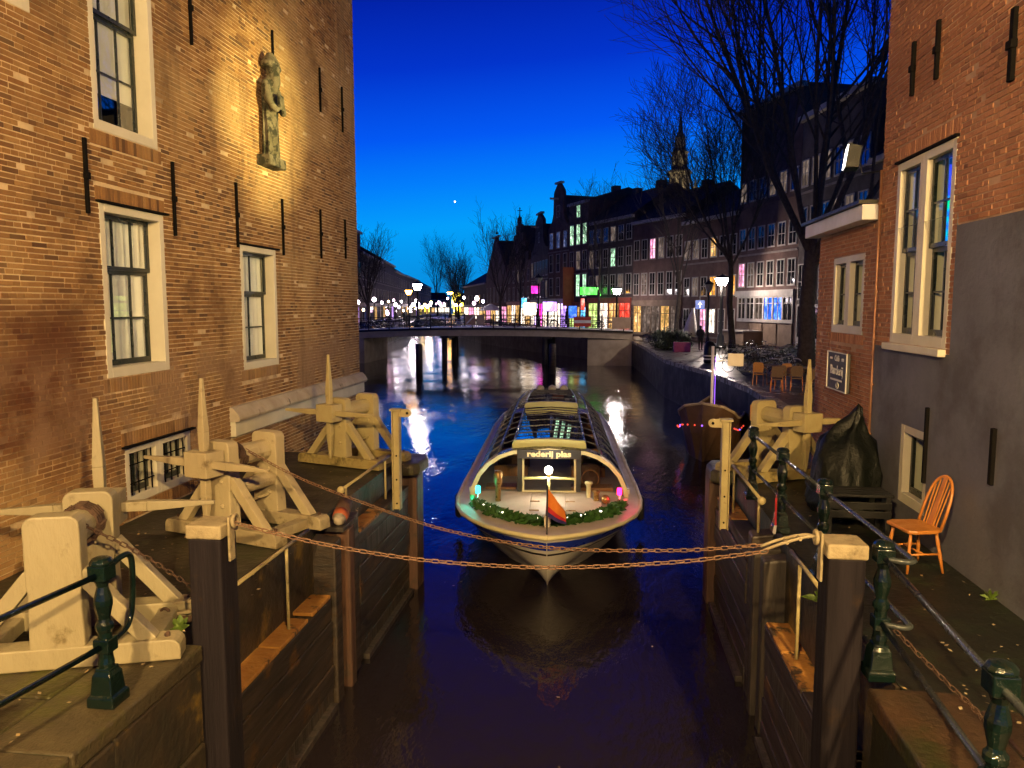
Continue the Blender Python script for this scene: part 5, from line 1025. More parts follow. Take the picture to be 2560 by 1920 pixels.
mb = MB(); mb.box(5.08, 5.26, 26.385, 26.398, 1.66, 1.70); mb.beam((5.24, 26.39, 1.68), (5.1, 26.39, 1.5), .04, .01, (0, 1, 0)); mb.box(5.08, 5.26, 26.385, 26.398, 1.46, 1.50); mb.build('numeral', 'letter', t)
# ------------------------------------------------------------------ wooden barge moored under the quay, with mast pole
pm('barge_wood', (.12, .07, .045), (.08, .05, .035), 2, .5, 0, .4); em('red_fairy', (1, .08, .04), 1.8); em('violet_fairy', (.35, .12, 1), 2.5)
BG = thing('moored_barge', 'brown wooden barge with raised bow moored under the right quay', 'boat', (3.62, 26.9, 0), rz=R(-14))
rings = []
for (y, b, wl, z) in [(-1.42, .004, .002, 2.0), (-1.0, .62, .2, 1.85), (-.4, .92, .5, 1.6), (.5, 1.0, .75, 1.3), (2, 1.05, .9, 1.15), (5, 1.0, .85, 1.1), (7, .7, .5, 1.25)]:
    rings.append([(-b, y, z), (-(b + wl) / 2, y, z * .5), (-wl, y + .2, -.2), (wl, y + .2, -.2), ((b + wl) / 2, y, z * .5), (b, y, z)])
mb = MB(); mb.loft(rings, close=False, cap=False); mb.build('hull', 'barge_wood', BG)
mb = MB(); mb.loft([[(-b, y, z - .12), (b, y, z - .12)] for (y, b, z) in [(-1.3, .06, 1.7), (-.4, .8, 1.45), (.5, .95, 1.3), (2, 1.0, 1.15), (5, .95, 1.1), (7, .65, 1.25)]], close=False, cap=False); mb.build('deck', 'barge_wood', BG)
mb = MB()
for s in (-1, 1): mb.tube([(s * r[5][0], r[0][1], r[0][2]) for r in rings], .05, 6)
mb.build('gunwale', 'stone_pale', BG)
mb = MB(); mb.tube([(.2, -.6, 1.4), (.2, -.6, 3.85)], .05, 8); mb.build('mast', 'white_paint', BG, smooth=True); mb = MB(); mb.tube([(.30, -.62, 1.5), (.30, -.62, 3.5)], .011, 6); mb.build('neon_tube', 'violet_fairy', BG)
mb = MB(); mb.tube([(.3, -.6, 3.35), (.7, -.6, 3.4)], .015, 5); mb.box(.7, 1.2, -.62, -.58, 3.2, 3.62); mb.build('pennant', 'letter', BG)
for k in range(11):
    t_ = k / 10; i = min(int(t_ * 4), 3); a, b_ = rings[i], rings[i + 1]; f = t_ * 4 - i
    for s in (0, 5):
        p = Vector(a[s]).lerp(Vector(b_[s]), f); mb = MB(); mb.ball((p.x * 1.04, p.y, p.z - .75 + .4 * t_), .03, 6, 4); mb.build('fairy_bulb', 'red_fairy' if k % 4 else 'violet_fairy', BG)
# ================================================================== CANAL HOUSES
HB = {'house_brown': (.085, .045, .036), 'house_dark': (.05, .036, .034), 'house_red': (.12, .048, .034), 'house_grey': (.10, .085, .075), 'house_tan': (.14, .095, .065)}
for k, c in HB.items(): pm(k, c, tuple(x * .7 for x in c), 1.2, .9, 0, .3, 9)
pm('roof_tile', (.022, .018, .018), (.014, .012, .012), 2, .8, 0, .5); pm('trim_white', (.30, .27, .24), (.23, .21, .19), 2, .7); pm('shop_red', (.30, .06, .03), (.22, .045, .03), 2, .6)
m_, t_, o_ = mk('dark_pane'); princ(t_, o_, (.012, .012, .014), .06, 0, None, .8)
EMC = {'warm': ((1, .55, .16), 1.6), 'amber': ((1, .42, .05), 2.2), 'white': ((1, .86, .70), 3.2), 'shop': ((1, .80, .62), 5), 'pink': ((1, .35, .6), 2.2), 'magenta': ((1, .04, .55), 5), 'green': ((.12, 1, .10), 5), 'mint': ((.55, 1, .62), 1.8), 'lime': ((.75, 1, .25), 1.6),
       'blue': ((.05, .18, 1), 3), 'cyan': ((.10, .55, 1), 3), 'red': ((1, .07, .04), 2.2), 'violet': ((.55, .30, 1), 4), 'dim': ((.7, .5, .4), .35), 'sky': ((.12, .2, .6), .5), 'yellow': ((1, .75, .05), 14)}
def em_tex(name, c, s, sc_=1.6):
    """a lit interior seen through glass: shelves, lamps and dark gaps"""
    m, t, o = mk(name); g = node(t, 'ShaderNodeNewGeometry').outputs['Position']
    n = noise_(t, g, sc_, 4, .7, (1, 1, .55)); v = node(t, 'ShaderNodeTexVoronoi'); v.inputs['Scale'].default_value = sc_ * 1.7; t.links.new(g, v.inputs['Vector'])
    k = math_(t, 'MULTIPLY', maprange(t, n, .34, .68, .30, 1.15), maprange(t, v.outputs['Distance'], .6, .05, .6, 1.15))
    e = node(t, 'ShaderNodeEmission'); t.links.new(mixc(t, maprange(t, n, .5, .75, 0, .55), c, (1, .9, .75)), e.inputs[0]); t.links.new(math_(t, 'MULTIPLY', k, s), e.inputs[1]); t.links.new(e.outputs[0], o.inputs[0]); return m
for k, (c, s) in EMC.items(): em_tex('lit_' + k, c, s * 1.25, .9 if k in ('green', 'magenta', 'yellow', 'red', 'violet') else 1.6)
rng_h = random.Random(5); hs = 'houses along the right bank'
def pane_mat(k): return 'dark_pane' if k in ('.', 'w') else 'lit_' + k
def win(W, root, u, z, w, h, kind, name='window', bars=2, fm='trim_white'):
    mb = MB(); W.ring(mb, u - w / 2, u + w / 2, z, z + h, .09, -.02, .06, .11); W.box(mb, u - .025, u + .025, .0, .05, z + .11, z + h - .09)
    for k in range(1, bars): zz = z + h * k / bars; W.box(mb, u - w / 2 + .09, u - .026, .0, .05, zz - .025, zz + .025); W.box(mb, u + .026, u + w / 2 - .09, .0, .05, zz - .025, zz + .025)
    f = mb.build(name, fm, root); mb = MB(); mb.add([W.P(u - w / 2 + .08, .02, z + .1), W.P(u + w / 2 - .08, .02, z + .1), W.P(u + w / 2 - .08, .02, z + h - .08), W.P(u - w / 2 + .08, .02, z + h - .08)], [(0, 1, 2, 3)]); mb.build('pane', pane_mat(kind), f); return f
def house(label, A, B, ze, rows, wallm, roof='flat', ridge=3., shop=None, depth=10, base=2.1, ww=1.05, gable=None, chim=(), name='canal_house', group=None):
    """facade from A (near) to B (far); rows of (z, height, 'kinds per window')"""
    a, b = Vector((*A, 0)), Vector((*B, 0)); L = (b - a).length; u = (b - a) / L; n = Vector((-u.y, u.x, 0))
    if n.dot(Vector((-12, 60, 0)) - a) < 0 and n.dot(-a) < 0: n = -n
    if (a + n).x > a.x and a.x > -24: n = -n
    if (a + n).x < a.x and a.x < -24: n = -n
    W = Wall(a, u, n); t = thing(name, label, 'house', ((a + b) / 2).to_tuple()[:2] + (base,), group)
    mb = MB(); W.box(mb, .02, L - .02, -depth, 0, base - .1, ze); mb.build('wall', wallm, t)
    if roof == 'flat': mb = MB(); W.box(mb, -.02, L + .02, -.3, .35, ze, ze + .35); mb.build('cornice', 'trim_white', t); mb = MB(); W.box(mb, .05, L - .05, -depth, -.31, ze + .001, ze + .3); mb.build('roof', 'roof_tile', t)
    elif roof == 'ridge':
        mb = MB(); P = [W.P(0, .25, ze), W.P(0, -depth / 2, ze + ridge), W.P(0, -depth, ze)]; mb.prism(P, u * L); mb.build('roof', 'roof_tile', t)
        mb = MB(); W.box(mb, -.01, L + .01, -.1, .3, ze - .3, ze - .001); mb.build('gutter', 'trim_white', t)
    else:
        G = {'step': [(0, 0), (.1, 0), (.1, .22), (.2, .22), (.2, .45), (.3, .45), (.3, .68), (.4, .68), (.4, .9), (.46, .9), (.46, 1.08), (.54, 1.08), (.54, .9), (.6, .9), (.6, .68), (.7, .68), (.7, .45), (.8, .45), (.8, .22), (.9, .22), (.9, 0), (1, 0)],
             'neck': [(0, 0), (.12, .05), (.2, .15), (.26, .3), (.28, .75), (.3, .8), (.38, .88), (.5, 1), (.62, .88), (.7, .8), (.72, .75), (.74, .3), (.8, .15), (.88, .05), (1, 0)], 'point': [(0, 0), (.04, .1), (.44, .92), (.44, 1.0), (.56, 1.0), (.56, .92), (.96, .1), (1, 0)]}[roof]
        mb = MB(); mb.prism([W.P(x * L, .03, ze + y * ridge) for x, y in G], n * -.4); mb.build('gable', wallm, t)
        if roof != 'step': mb = MB(); mb.beam(W.P(L * .36, -.1, ze + ridge * .98), W.P(L * .64, -.1, ze + ridge * .98), .5, .22); mb.build('gable_coping', 'trim_white', t)
        mb = MB(); rz_ = .9 if roof != 'neck' else .72; mb.prism([W.P(.05, -.4, ze), W.P(L - .05, -.4, ze), W.P(L / 2, -.4, ze + ridge * rz_)], n * -(depth - .5)); mb.build('roof', 'roof_tile', t)
        if roof == 'neck': mb = MB(); mb.beam(W.P(L / 2, -.2, ze + ridge * .62), W.P(L / 2, 1.1, ze + ridge * .62), .18, .22); mb.build('hoist_beam', 'trim_white', t)
        if gable: win(W, t, L / 2, ze + ridge * .2, 1.0, ridge * .28, gable)
        if roof in ('step', 'point'):
            mb = MB(); c = W.P(L / 2, -.2, ze + ridge * 1.08); mb.lathe([(.28, -.2), (.18, .1), (.07, .3), (.06, 1.2), (.12, 1.3), (.02, 1.5)], c, 8); mb.beam(c + Vector((-.35, 0, 1.0)), c + Vector((.35, 0, 1.0)), .1, .1); mb.build('finial', 'roof_tile', t)
    for (fx, h) in chim: mb = MB(); W.box(mb, L * fx - .45, L * fx + .45, -depth / 2 - .4, -depth / 2 + .4, ze + ridge * (.5 if roof == 'ridge' else 0), ze + (ridge if roof == 'ridge' else .3) + h); mb.build('chimney', wallm, t)
    for (z, h, kinds) in rows:
        mb = MB(); W.box(mb, .03, L - .03, .001, .05, z - .42, z - .28); mb.build('string_course', wallm if rng_h.random() < .5 else 'trim_dim', t)
        ks = kinds.split()
        if group == hs and len(ks) == 4: ks = [ks[0], '.', ks[1], ks[2], 'dim' if rng_h.random() < .25 else '.', ks[3]]
        if group == hs: ks = [('dim' if rng_h.random() < .16 else q) if q in ('.', 'w') else q for q in ks]
        k = len(ks)
        for i, kd in enumerate(ks):
            if kd != '_': win(W, t, L * (i + .5) / k, z, min(ww, L / k * .72), h, kd)
    if shop:
        z0, h, ks, m = shop; ks = ks.split(); mb = MB(); W.box(mb, .15, L - .15, .02, .22, z0 + h, z0 + h + .45); mb.build('shop_fascia', m, t)
        for i, kd in enumerate(ks):
            x0, x1 = .25 + (L - .5) * i / len(ks), .25 + (L - .5) * (i + 1) / len(ks); mb = MB(); W.ring(mb, x0, x1, z0, z0 + h - .01, .10, -.02, .12, .25); W.box(mb, (x0 + x1) / 2 - .03, (x0 + x1) / 2 + .03, .04, .10, z0 + .25, z0 + h - .1); W.box(mb, x0 + .1, x1 - .1, .041, .09, z0 + h * .72, z0 + h * .72 + .06); f = mb.build('shop_window', m, t)
            mb = MB(); mb.add([W.P(x0 + .09, .03, z0 + .24), W.P(x1 - .09, .03, z0 + .24), W.P(x1 - .09, .03, z0 + h - .1), W.P(x0 + .09, .03, z0 + h - .1)], [(0, 1, 2, 3)]); mb.build('pane', pane_mat(kd), f)
    return W, t, L
pm('trim_dim', (.17, .14, .12), (.12, .10, .09), 2, .8)
PL = [(15.3, 36), (14.6, 45), (13, 54), (10.4, 62), (7, 70), (2.8, 77), (-1.8, 85), (-6.1, 93), (-10, 105), (-15.2, 120), (-21.7, 140), (-31, 168)]
hs = 'houses along the right bank'
house('dark brick house with pointed roof rising just left of the red brick building', PL[0], PL[1], 13.2, [(5.8, 1.9, '. . dim'), (9.2, 1.8, 'dim . .')], 'house_dark', 'ridge', 4.2, shop=(2.3, 3.6, 'lime lime', 'trim_white'), chim=((.3, .6),), group=hs)
W, t, L = house('dark house with a tall white doorway panel behind the quay tree', PL[1], PL[2], 17.3, [(5.6, 2.4, '. . dim .'), (9.6, 2.1, '. dim . .'), (13, 1.8, '. . . .')], 'house_dark', 'flat', 0, group=hs, ww=1.2)
for i in range(3): mb = MB(); x = 5.2 + i * 1.25; W.ring(mb, x, x + 1.15, 2.2, 5.3, .12, 0, .1, .9); f = mb.build('door_panel', 'trim_white', t); mb = MB(); W.box(mb, x + .13, x + 1.02, .02, .05, 3.15, 5.15); mb.build('pane', 'dark_pane', f)
W, t, L = house('tall dark house with blue and magenta stained glass over a panelled shopfront', PL[2], PL[3], 19.7, [(6.6, 1.9, '. . . pink'), (9.4, 1.7, '. . w .'), (13, 1.6, '. . . .')], 'house_brown', 'flat', 0, shop=(4.0, 1.9, '. blue blue dim . .', 'trim_white'), group=hs, ww=1.5)
for i in range(4): mb = MB(); W.box(mb, .3 + i * 2, 2.1 + i * 2, .02, .12, 2.35, 3.9); mb.build('lower_panel', 'house_tan', t)
mb = MB(); W.box(mb, 4.2, 7.6, .13, 1.6, 2.1, 3.3); mb.build('stoop', 'house_tan', t, bevel=.03); mb = MB(); W.box(mb, 4.1, 7.7, .13, 1.7, 3.302, 3.4); mb.build('stoop_slab', 'trim_white', t)
house('brick house with two amber windows above white ground floor windows', PL[3], PL[4], 12.6, [(2.9, 2.1, 'w white pink w'), (6.0, 1.7, 'amber amber . .'), (9.2, 1.7, '. warm . .')], 'house_brown', 'ridge', 3., chim=((.7, .5),), group=hs, ww=1.3)
house('dark brick house with tall white windows behind the slender quay tree', PL[4], PL[5], 13.4, [(6.2, 2.2, 'w w w w'), (9.6, 2.0, 'w . pink w')], 'house_brown', 'ridge', 3.2, shop=(2.4, 2.9, 'dim warm dim dim warm', 'house_tan'), chim=((.4, .5),), group=hs)
house('dark house with a warm lit restaurant front and red panel', PL[5], PL[6], 14.2, [(6.4, 2.1, 'w w w w'), (9.2, 2.0, '. mint w .'), (11.8, 1.6, '. w . .')], 'house_dark', 'ridge', 3.4, shop=(2.4, 3.2, 'red warm white lime', 'shop_red'), chim=((.3, .6), (.8, .4)), group=hs)
W, t, L = house('dark house with green lit windows and a green shop sign', PL[6], (-4.1, 89.2), 16.8, [(6.2, 2.6, 'mint mint lime'), (9.2, 2.2, '. dim .'), (12.0, 2.4, 'mint mint mint'), (15.0, 1.5, '_ mint _')], 'house_brown', 'ridge', 1.6, shop=(2.4, 2.8, 'cyan warm lime', 'shop_red'), chim=((.6, .5),), group=hs)
house('tall narrow house with neck gable and hoist beam above pink shop lights', (-4.1, 89.2), (-6.9, 94.5), 14.6, [(6.4, 2.2, 'w w w'), (9.2, 2.2, 'w . w'), (12.0, 2.0, 'sky sky sky')], 'house_brown', 'neck', 5.2, shop=(2.4, 3.2, 'violet shop white', 'trim_white'), gable='sky', group=hs)
house('narrow house with neck gable, second from the tall one', (-6.9, 94.5), PL[8], 12.4, [(6.2, 2.2, 'w w . w'), (9.0, 2.0, '. w w .')], 'house_dark', 'neck', 4.8, shop=(2.4, 3.2, 'shop magenta violet shop', 'trim_white'), gable='.', group=hs)
house('house with a stepped gable and finial far along the right bank', PL[8], PL[9], 11.6, [(6.0, 2.0, 'w . w . w'), (8.6, 1.9, '. . dim . .')], 'house_brown', 'step', 6., shop=(2.4, 3.0, 'warm shop warm white warm', 'shop_red'), group=hs)
house('church-like building with a pointed gable and crosses far along the right bank', PL[9], PL[10], 10., [(5.8, 2.6, '. w . . w .')], 'house_brown', 'point', 7., shop=(2.4, 2.8, 'pink white warm pink', 'house_red'), group=hs)
house('low far house at the end of the right bank row', PL[10], PL[11], 9.5, [(5.6, 1.8, '. warm . w . .')], 'house_dark', 'ridge', 3., shop=(2.4, 2.6, 'warm shop pink white', 'trim_white'), group=hs)
LPL = [(-31, 88), (-32.5, 100), (-37, 125), (-41, 147), (-45.5, 172), (-52, 212), (-60, 262)]
hl = 'houses along the left bank'
for i, (lb, ze, rf, rd) in enumerate([('dark house behind the left brick corner on the far left bank', 15, 'ridge', 3), ('dark house with a few lit windows, second on the far left bank', 12.5, 'ridge', 3), ('dark house with a lit dormer, third on the far left bank', 13, 'ridge', 3), ('dark house, fourth on the far left bank', 12.2, 'ridge', 3.2), ('dark house, fifth on the far left bank', 12, 'flat', 3), ('dark house farthest on the left bank', 11.5, 'ridge', 3)]):
    house(lb, LPL[i], LPL[i + 1], ze, [(6, 1.9, '. . dim . . w'), (9.2, 1.8, '. . . dim . .')], 'house_dark', rf, rd, shop=(2.4, 2.8, ('warm . dim . violet .', '. dim . warm . dim')[i % 2], 'trim_white'), group=hl, ww=1.2)
house('low dark house closing the far end of the canal', (-66, 330), (-52, 330), 8.5, [(5, 1.8, 'warm yellow warm . warm')], 'house_dark', 'ridge', 2.5, shop=(2.3, 2.3, 'yellow warm white warm', 'trim_white'))
house('low yellow lit house at the end of the canal', (-78, 318), (-66.5, 326), 8., [(5, 1.8, 'dim warm . dim')], 'house_tan', 'ridge', 3, shop=(2.3, 2.3, 'warm white', 'trim_white'))
# signs and lit panels on the fronts
def sign(label, x, y, z0, z1, w_, m, rz, frame=True):
    t = thing('shop_sign', label, 'shop sign', (x, y, z0), rz=R(rz)); mb = MB(); mb.box(-w_ / 2, w_ / 2, -.02, .02, 0, z1 - z0); mb.build('panel', 'lit_' + m, t)
    mb = MB(); mb.box(-w_ / 2 - .06, w_ / 2 + .06, .025, .16, -.06, z1 - z0 + .06); mb.build('box', 'black_metal', t); return t
sign('glowing green box sign on the shop beside the quay lamp', -1.6, 82.4, 6.4, 7.2, 2.1, 'green', 25); sign('small green arm of the shop sign beside the quay lamp', -.2, 82.6, 6.3, 6.7, 1.0, 'green', 25)
sign('magenta lit hanging sign above the pink shop', -8.2, 91.5, 6.7, 7.6, 1.0, 'magenta', 20); sign('blue lit sign by the bridge end', -3.4, 83.6, 3.9, 5.2, .9, 'blue', 20); sign('small red lit sign beside the green one', -2.3, 83.0, 4.8, 6.0, .4, 'red', 20)
sign('white shop sign glowing under the magenta one', -9.0, 93.2, 4.0, 5.6, 1.6, 'shop', 20); sign('violet white shop sign right of the magenta one', -6.4, 90.8, 4.6, 5.7, 1.7, 'violet', 20); sign('pale blue lit sign behind the bridge tree', -10.1, 96, 5.0, 6.2, .8, 'cyan', 20)
sign('yellow lit banner at the end of the canal', -58.5, 300, 4.5, 10.5, 3.4, 'yellow', 10)
pm('awning_red', (.30, .07, .03), (.24, .05, .025), 2, .8)
t = thing('shop_awning', 'dull orange hanging banner on the neck gable house', 'banner', (-3.9, 87.8, 5), rz=R(30)); mb = MB(); mb.box(-.9, .9, -.04, .04, .2, 4.6); mb.build('cloth', 'awning_red', t)
t = thing('market_parasol', 'lit terrace parasol in front of the church-like house', 'parasol', (-15.5, 104, 2.1), rz=0.); mb = MB(); mb.lathe([(2.0, 2.5), (1.0, 3.0), (.1, 3.4)], (0, 0, 0), 8); mb.build('canopy', 'parasol', t); mb = MB(); mb.tube([(0, 0, 0), (0, 0, 2.6)], .05, 6); mb.build('pole', 'black_metal', t)
# ------------------------------------------------------------------ spire
SP = thing('church_spire', 'floodlit stone church spire behind the bare trees', 'church tower', (14.8, 160, 2), rz=0.)
pm('spire_stone', (.20, .17, .12), (.13, .11, .08), .8, .9)
mb = MB(); mb.box(-3.1, 3.1, -3.1, 3.1, 0, 24.5); mb.build('tower', 'spire_stone', SP)
mb = MB(); mb.lathe([(2.9, 24.4), (2.9, 25.0), (2.2, 25.2), (2.2, 29.5), (2.6, 29.8), (2.5, 30.2), (1.6, 30.6), (1.6, 33.6), (1.9, 33.9), (1.3, 34.4), (1.0, 36.6), (1.15, 36.8), (.5, 38), (.15, 41.2), (.05, 41.9)], (0, 0, 0), 8); mb.build('lantern_stage', 'spire_stone', SP)
for k in range(8):
    a = math.pi / 4 * k + math.pi / 8 + math.pi / 8; mb = MB(); c = Vector((2.04 * math.cos(a), 2.04 * math.sin(a), 27.2)); mb.beam(c + Vector((0, 0, -1.5)), c + Vector((0, 0, 1.4)), .7, .12, (math.cos(a), math.sin(a), 0)); mb.build('belfry_opening', 'roof_tile', SP)
for x in (-2.9, 2.9):
    for y in (-2.9, 2.9): mb = MB(); mb.lathe([(.4, 24.4), (.4, 26.5), (.05, 28.6)], (x, y, 0), 6); mb.build('pinnacle', 'spire_stone', SP)
ld = bpy.data.lights.new('spire_light', 'SPOT'); lo = bpy.data.objects.new('spire_light', ld); C.objects.link(lo); lo.parent = SP; lo.location = (-3, -14, 18); lo.rotation_euler = (Vector((0, 0, 27)) - Vector((-3, -14, 18))).to_track_quat('-Z', 'Y').to_euler(); ld.energy = 26000; ld.color = (1, .8, .42); ld.spot_size = R(50); ld.spot_blend = .6
for x in (-2.4, 2.4): mb = MB(); mb.box(x - .3, x + .3, -3.3, -3.12, 24.6, 26.2); mb.build('red_lamp', 'lit_red', SP)

# ================================================================== TREES
def bare_tree(label, loc, h, r0, seed, fork=.35, spread=.55, limbs=7, subs=(6, 5, 4), lean=(0, 0), mat='bark', group='bare trees along the canal', up=.12, name='bare_tree', lim_len=None, tw=.011):
    rng = random.Random(seed); t = thing(name, label, 'tree', loc, group); base = Vector(loc); tr = MB(); cr = MB()
    hf = h * fork; T = []; p = base.copy(); d = Vector((lean[0] * .12, lean[1] * .12, 1)).normalized()
    for i in range(7): T.append(p + Vector((0, 0, -.15 if i == 0 else 0))); p = p + d * hf / 6 + Vector((rng.uniform(-1, 1), rng.uniform(-1, 1), 0)) * hf * .012
    tr.tube(T, [r0 * (1.35 if i == 0 else 1.05 - .06 * i) for i in range(7)], 12)
    tr.build('trunk', mat, t, smooth=True); top = T[-1]
    def branch(p, d, ln, r, lv):
        n = (7, 6, 4, 3)[lv]; P = [p.copy()]; q = p.copy(); dd = d.copy()
        for i in range(n):
            dd = (dd + Vector((rng.uniform(-1, 1), rng.uniform(-1, 1), rng.uniform(-.6, 1))) * (.10 + .05 * lv) + Vector((0, 0, up if lv < 2 else up * .4))).normalized(); q = q + dd * ln / n; P.append(q.copy())
        cr.tube(P, [max(r * (1 - .78 * i / n), tw) for i in range(n + 1)], (8, 5, 3, 3)[lv], cap=False)
        if lv < len(subs):
            for k in range(subs[lv]):
                f = .22 + .76 * (k + rng.random() * .8) / subs[lv]; i = min(int(f * n), n - 1); pp = P[i].lerp(P[i + 1], f * n - i); ax = (P[i + 1] - P[i]).normalized()
                o = ax.orthogonal().normalized(); o.rotate(Matrix.Rotation(rng.uniform(0, 6.28), 3, ax)); sp_ = rng.uniform(.45, .85)
                branch(pp, (ax * (1 - sp_ * .45) + o * sp_ * .75).normalized(), ln * rng.uniform(.42, .62) * (1.1 - .35 * f), r * (1 - .7 * f) * .62, lv + 1)
    for k in range(limbs):
        a = 2 * math.pi * (k + rng.random() * .6) / limbs; s = spread * rng.uniform(.55, 1.15) if k else .1
        branch(top - d * hf * .22 * (k / limbs), (Vector((math.cos(a) * s, math.sin(a) * s, 1)) + Vector((lean[0], lean[1], 0)) * 1.0).normalized(), (h - hf) * rng.uniform(.8, 1.05) * (lim_len or 1), r0 * rng.uniform(.26, .42), 0)
    cr.build('crown', mat, t, fixn=False); return t
bare_tree('large bare tree with a thick trunk on the quay left of the brick annex', (9.4, 36.8, 2.1), 25, .40, 4, .24, .72, 12, (10, 8, 7), tw=.009)
bare_tree('bare tree with a slim dark trunk leaning left beside the bright quay lamp', (7.72, 47.2, 2.1), 15.5, .20, 9, .42, .85, 9, (9, 8, 6), (-.22, 0), tw=.009)
bare_tree('slender bare tree in front of the white windowed house', (5.9, 64.5, 2.1), 15, .19, 15, .36, .40, 6, (6, 5, 4))
bare_tree('bare tree behind the right part of the far bridge', (-.5, 79, 2.1), 13.5, .17, 21, .35, .42, 6, (6, 5, 4))
bare_tree('bare tree behind the middle of the far bridge', (-13.2, 97, 2.1), 13, .22, 27, .34, .55, 6, (6, 5, 4))
bare_tree('bare tree beside the neck gable house', (-10.5, 95, 2.1), 12.5, .16, 33, .38, .40, 5, (6, 5, 4))
bare_tree('dense bare tree far off in front of the church-like house', (-33, 172, 2.1), 14, .35, 41, .26, .62, 8, (8, 6, 4), mat='bark_far')
bare_tree('second dense bare tree far off at the bend of the canal', (-40, 205, 2.1), 13, .35, 43, .25, .6, 8, (8, 6, 4), mat='bark_far')
bare_tree('bare tree over the roofs of the far left bank', (-52, 236, 2.1), 21, .3, 47, .3, .5, 7, (7, 6, 4), mat='bark_far')
bare_tree('bare tree just behind the corner of the left brick building', (-31, 98, 2.1), 11.5, .3, 51, .3, .55, 7, (7, 6, 4), mat='bark_far')
bare_tree('low bare tree at the very end of the canal', (-57, 290, 2.1), 11, .3, 55, .25, .6, 7, (7, 5, 4), mat='bark_far')
# shrubs on the quay edge
pm('shrub_leaf', (.022, .040, .014), (.014, .026, .010), 5, .7)
for i, (x, y, r, lb) in enumerate([(4.6, 55.5, .9, 'dark green shrub nearest the pink box on the quay'), (4.2, 57.2, .8, 'dark green shrub, middle one of the quay edge row'), (5.5, 54.8, .8, 'dark green shrub right of the pink box')]):
    t = thing('shrub', lb, 'shrub', (x, y, 2.1), 'shrubs on the quay edge'); rng = random.Random(i); mb = MB()
    for k in range(700):
        d = Vector((rng.gauss(0, 1), rng.gauss(0, 1), rng.gauss(0, 1))).normalized() * r * rng.uniform(.55, 1.05); p = Vector((x, y, 2.1 + r * .8)) + d * 1.0; p.z = max(p.z, 2.15); n = d.normalized(); a = n.orthogonal().normalized() * .09; b = n.cross(a).normalized() * .05; mb.add([p - a, p - b, p + a, p + b + n * .04], [(0, 1, 2, 3)])
    mb.build('foliage', 'shrub_leaf', t, fixn=False); mb = MB(); mb.tube([(x, y, 2.05), (x, y, 2.1 + r)], .05, 6); mb.build('stem', 'bark', t)

# ================================================================== STREET LAMPS beyond the lock
em('lamp_cool', (1, .88, .86), 80); em('lamp_orange', (1, .45, .06), 70); em('lamp_far', (1, .84, .90), 45); em('lamp_far_violet', (.80, .62, 1), 16); em('lamp_far_pink', (1, .55, .8), 14); em('lamp_far_warm', (1, .66, .32), 14); pm('lamp_dark_glass', (.20, .20, .20), (.16, .16, .16), 4, .3)
lantern('street_lamp', 'big white lit lantern on the left part of the far bridge', (-16.9, 68.2, 3.2), 3.85, 'lamp_cool', size=2.3, lit=(800, (1, .85, .75), .12, (0, 0, 3.2)))
lantern('street_lamp', 'unlit lantern standing on the middle of the far bridge', (-5.85, 68.4, 3.2), 4.4, 'lamp_dark_glass', size=1.7)
lantern('street_lamp', 'bright round lit lamp on the quay behind the right bridge end', (1.2, 73.5, 2.1), 4.6, 'lamp_cool', size=2.5, lit=(1600, (1, .82, .72), .15, (0, 0, 4.0)))
lantern('street_lamp', 'brightest lit lamp beside the slim dark tree trunk on the quay', (8.55, 57.5, 2.1), 5.0, 'lamp_cool', size=2.7, lit=(1500, (1, .80, .66), .15, (-.3, -.4, 4.4)))
lantern('street_lamp', 'unlit lantern with slim post in front of the amber windows', (6.8, 51.3, 2.1), 4.4, 'lamp_dark_glass', size=1.5)
lantern('street_lamp', 'orange glowing lamp left of the white bridge lantern seen over the railing', (-23.9, 92, 2.1), 4.9, 'lamp_orange', size=2.2); lantern('street_lamp', 'orange glowing lamp near the centre end of the canal', (-40.7, 200, 2.1), 6.6, 'lamp_orange', size=4.2)
FARL = [(-27.8, 85, 6.0), (-28.2, 90, 5.4), (-29, 100, 5.6), (-30.4, 108, 5.5), (-31, 115, 5.6), (-32, 122, 5.3), (-33.6, 132, 5.6), (-35, 140, 5.4), (-36.5, 148, 5.6), (-38, 156, 5.5), (-40, 166, 5.6), (-42.5, 178, 5.6), (-44, 188, 5.4), (-46, 200, 5.6), (-49, 215, 5.8), (-52, 230, 5.6), (-55, 250, 5.8), (-58, 270, 5.6), (-50, 262, 6), (-46, 240, 6),
        (-20.2, 113, 6), (-24.5, 128, 6.0), (-28, 138, 5.8), (-31, 148, 6), (-34, 160, 5.8), (-37, 172, 5.6), (-40, 185, 6), (-43, 200, 5.8), (-17.5, 104, 5.6), (-15, 99, 5.5)] + [(-26.5 - .21 * (y - 80) + (y % 7) * .5, y, 4.1 + (y % 5) * .35) for y in range(84, 240, 9)]
PT = None
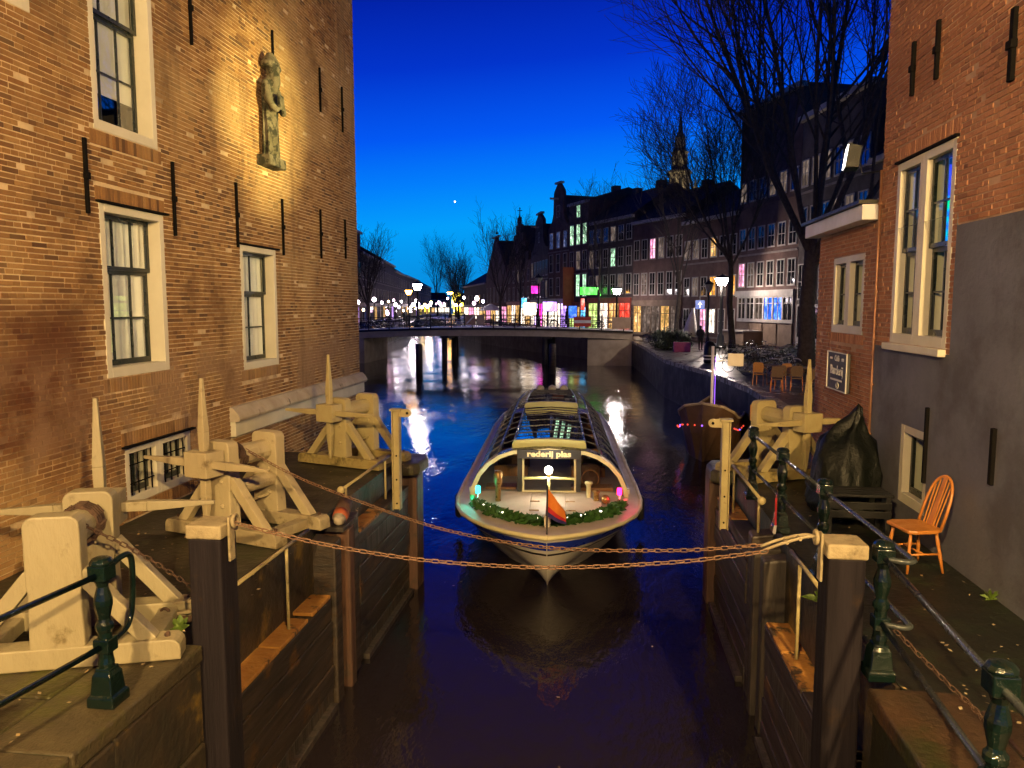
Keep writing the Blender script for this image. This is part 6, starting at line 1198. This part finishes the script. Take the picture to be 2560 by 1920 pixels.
for i, (x, y, z) in enumerate(FARL):
    rr = random.Random(i * 17 + 3); z += rr.uniform(-.9, .5); s = (.75 + y / 150) * rr.uniform(.6, 1.25); x += rr.uniform(-1, 1); ml = ('lamp_far', 'lamp_far', 'lamp_far_violet', 'lamp_far_pink', 'lamp_far', 'lamp_far_warm')[rr.randrange(6)]; side = 'right' if 20 <= i < 30 else 'left'
    t = thing('street_lamp', 'small glowing street lamp in the far row on the %s bank' % side, 'street lamp', (x, y, 2.1), 'far street lamps on the %s bank' % side, rz=0.)
    mb = MB(); mb.tube([(0, 0, 0), (0, 0, z - 2.1)], .05, 5); mb.build('post', 'black_metal', t); mb = MB(); mb.ball((0, 0, z - 2.1 + .15 * s), .16 * s, 10, 7, 1.15); mb.build('globe', ml, t, smooth=True)
# cars parked on the far left bank, a low band of them behind the bridge railing
pm('car_dark', (.02, .02, .024), (.03, .03, .034), 3, .25, .4)
def car():
    t = thing('parked_car', 'dark parked car in the row on the far left bank', 'car', (0, 0, 0), 'cars parked on the left bank', rz=0.)
    P = [(-2.1, .35), (-2.1, .75), (-1.5, .9), (-.9, 1.4), (.7, 1.42), (1.35, .95), (2.05, .85), (2.1, .35)]
    mb = MB(); mb.prism([(x, -.8, z) for x, z in P], (0, 1.6, 0)); mb.build('body', 'car_dark', t, bevel=.1, seg=3)
    mb = MB(); mb.prism([(x, -.815, z) for x, z in [(-1.2, .95), (-.8, 1.33), (.6, 1.35), (1.1, .98)]], (0, 1.63, 0)); mb.build('side_window', 'dark_pane', t)
    for x in (-1.3, 1.3):
        for y in (-.78, .78): mb = MB(); mb.lathe([(.32, -.1), (.34, 0), (.32, .1)], (0, 0, 0), 14); w_ = mb.build('wheel', 'black_metal', t); w_.rotation_euler = (R(90), 0, 0); w_.location = (x, y, .33)
    return t
c0 = car(); uc = False
for i, (x, y) in enumerate([(-26, 82), (-27, 88), (-28.3, 94), (-29.6, 100), (-30.8, 106)]): place(c0, uc, (x, y, 2.103), R(101)); uc = True
# the evening star
em('star', (1, .95, .8), 6); mb = MB(); mb.ball((-.19 * 2000 * .985, .97 * 2000 * .985, 5.2 + .13 * 2000), 2.0, 8, 6); tag(mb.build('planet', 'star'), 'tiny bright evening planet in the blue sky', 'planet')
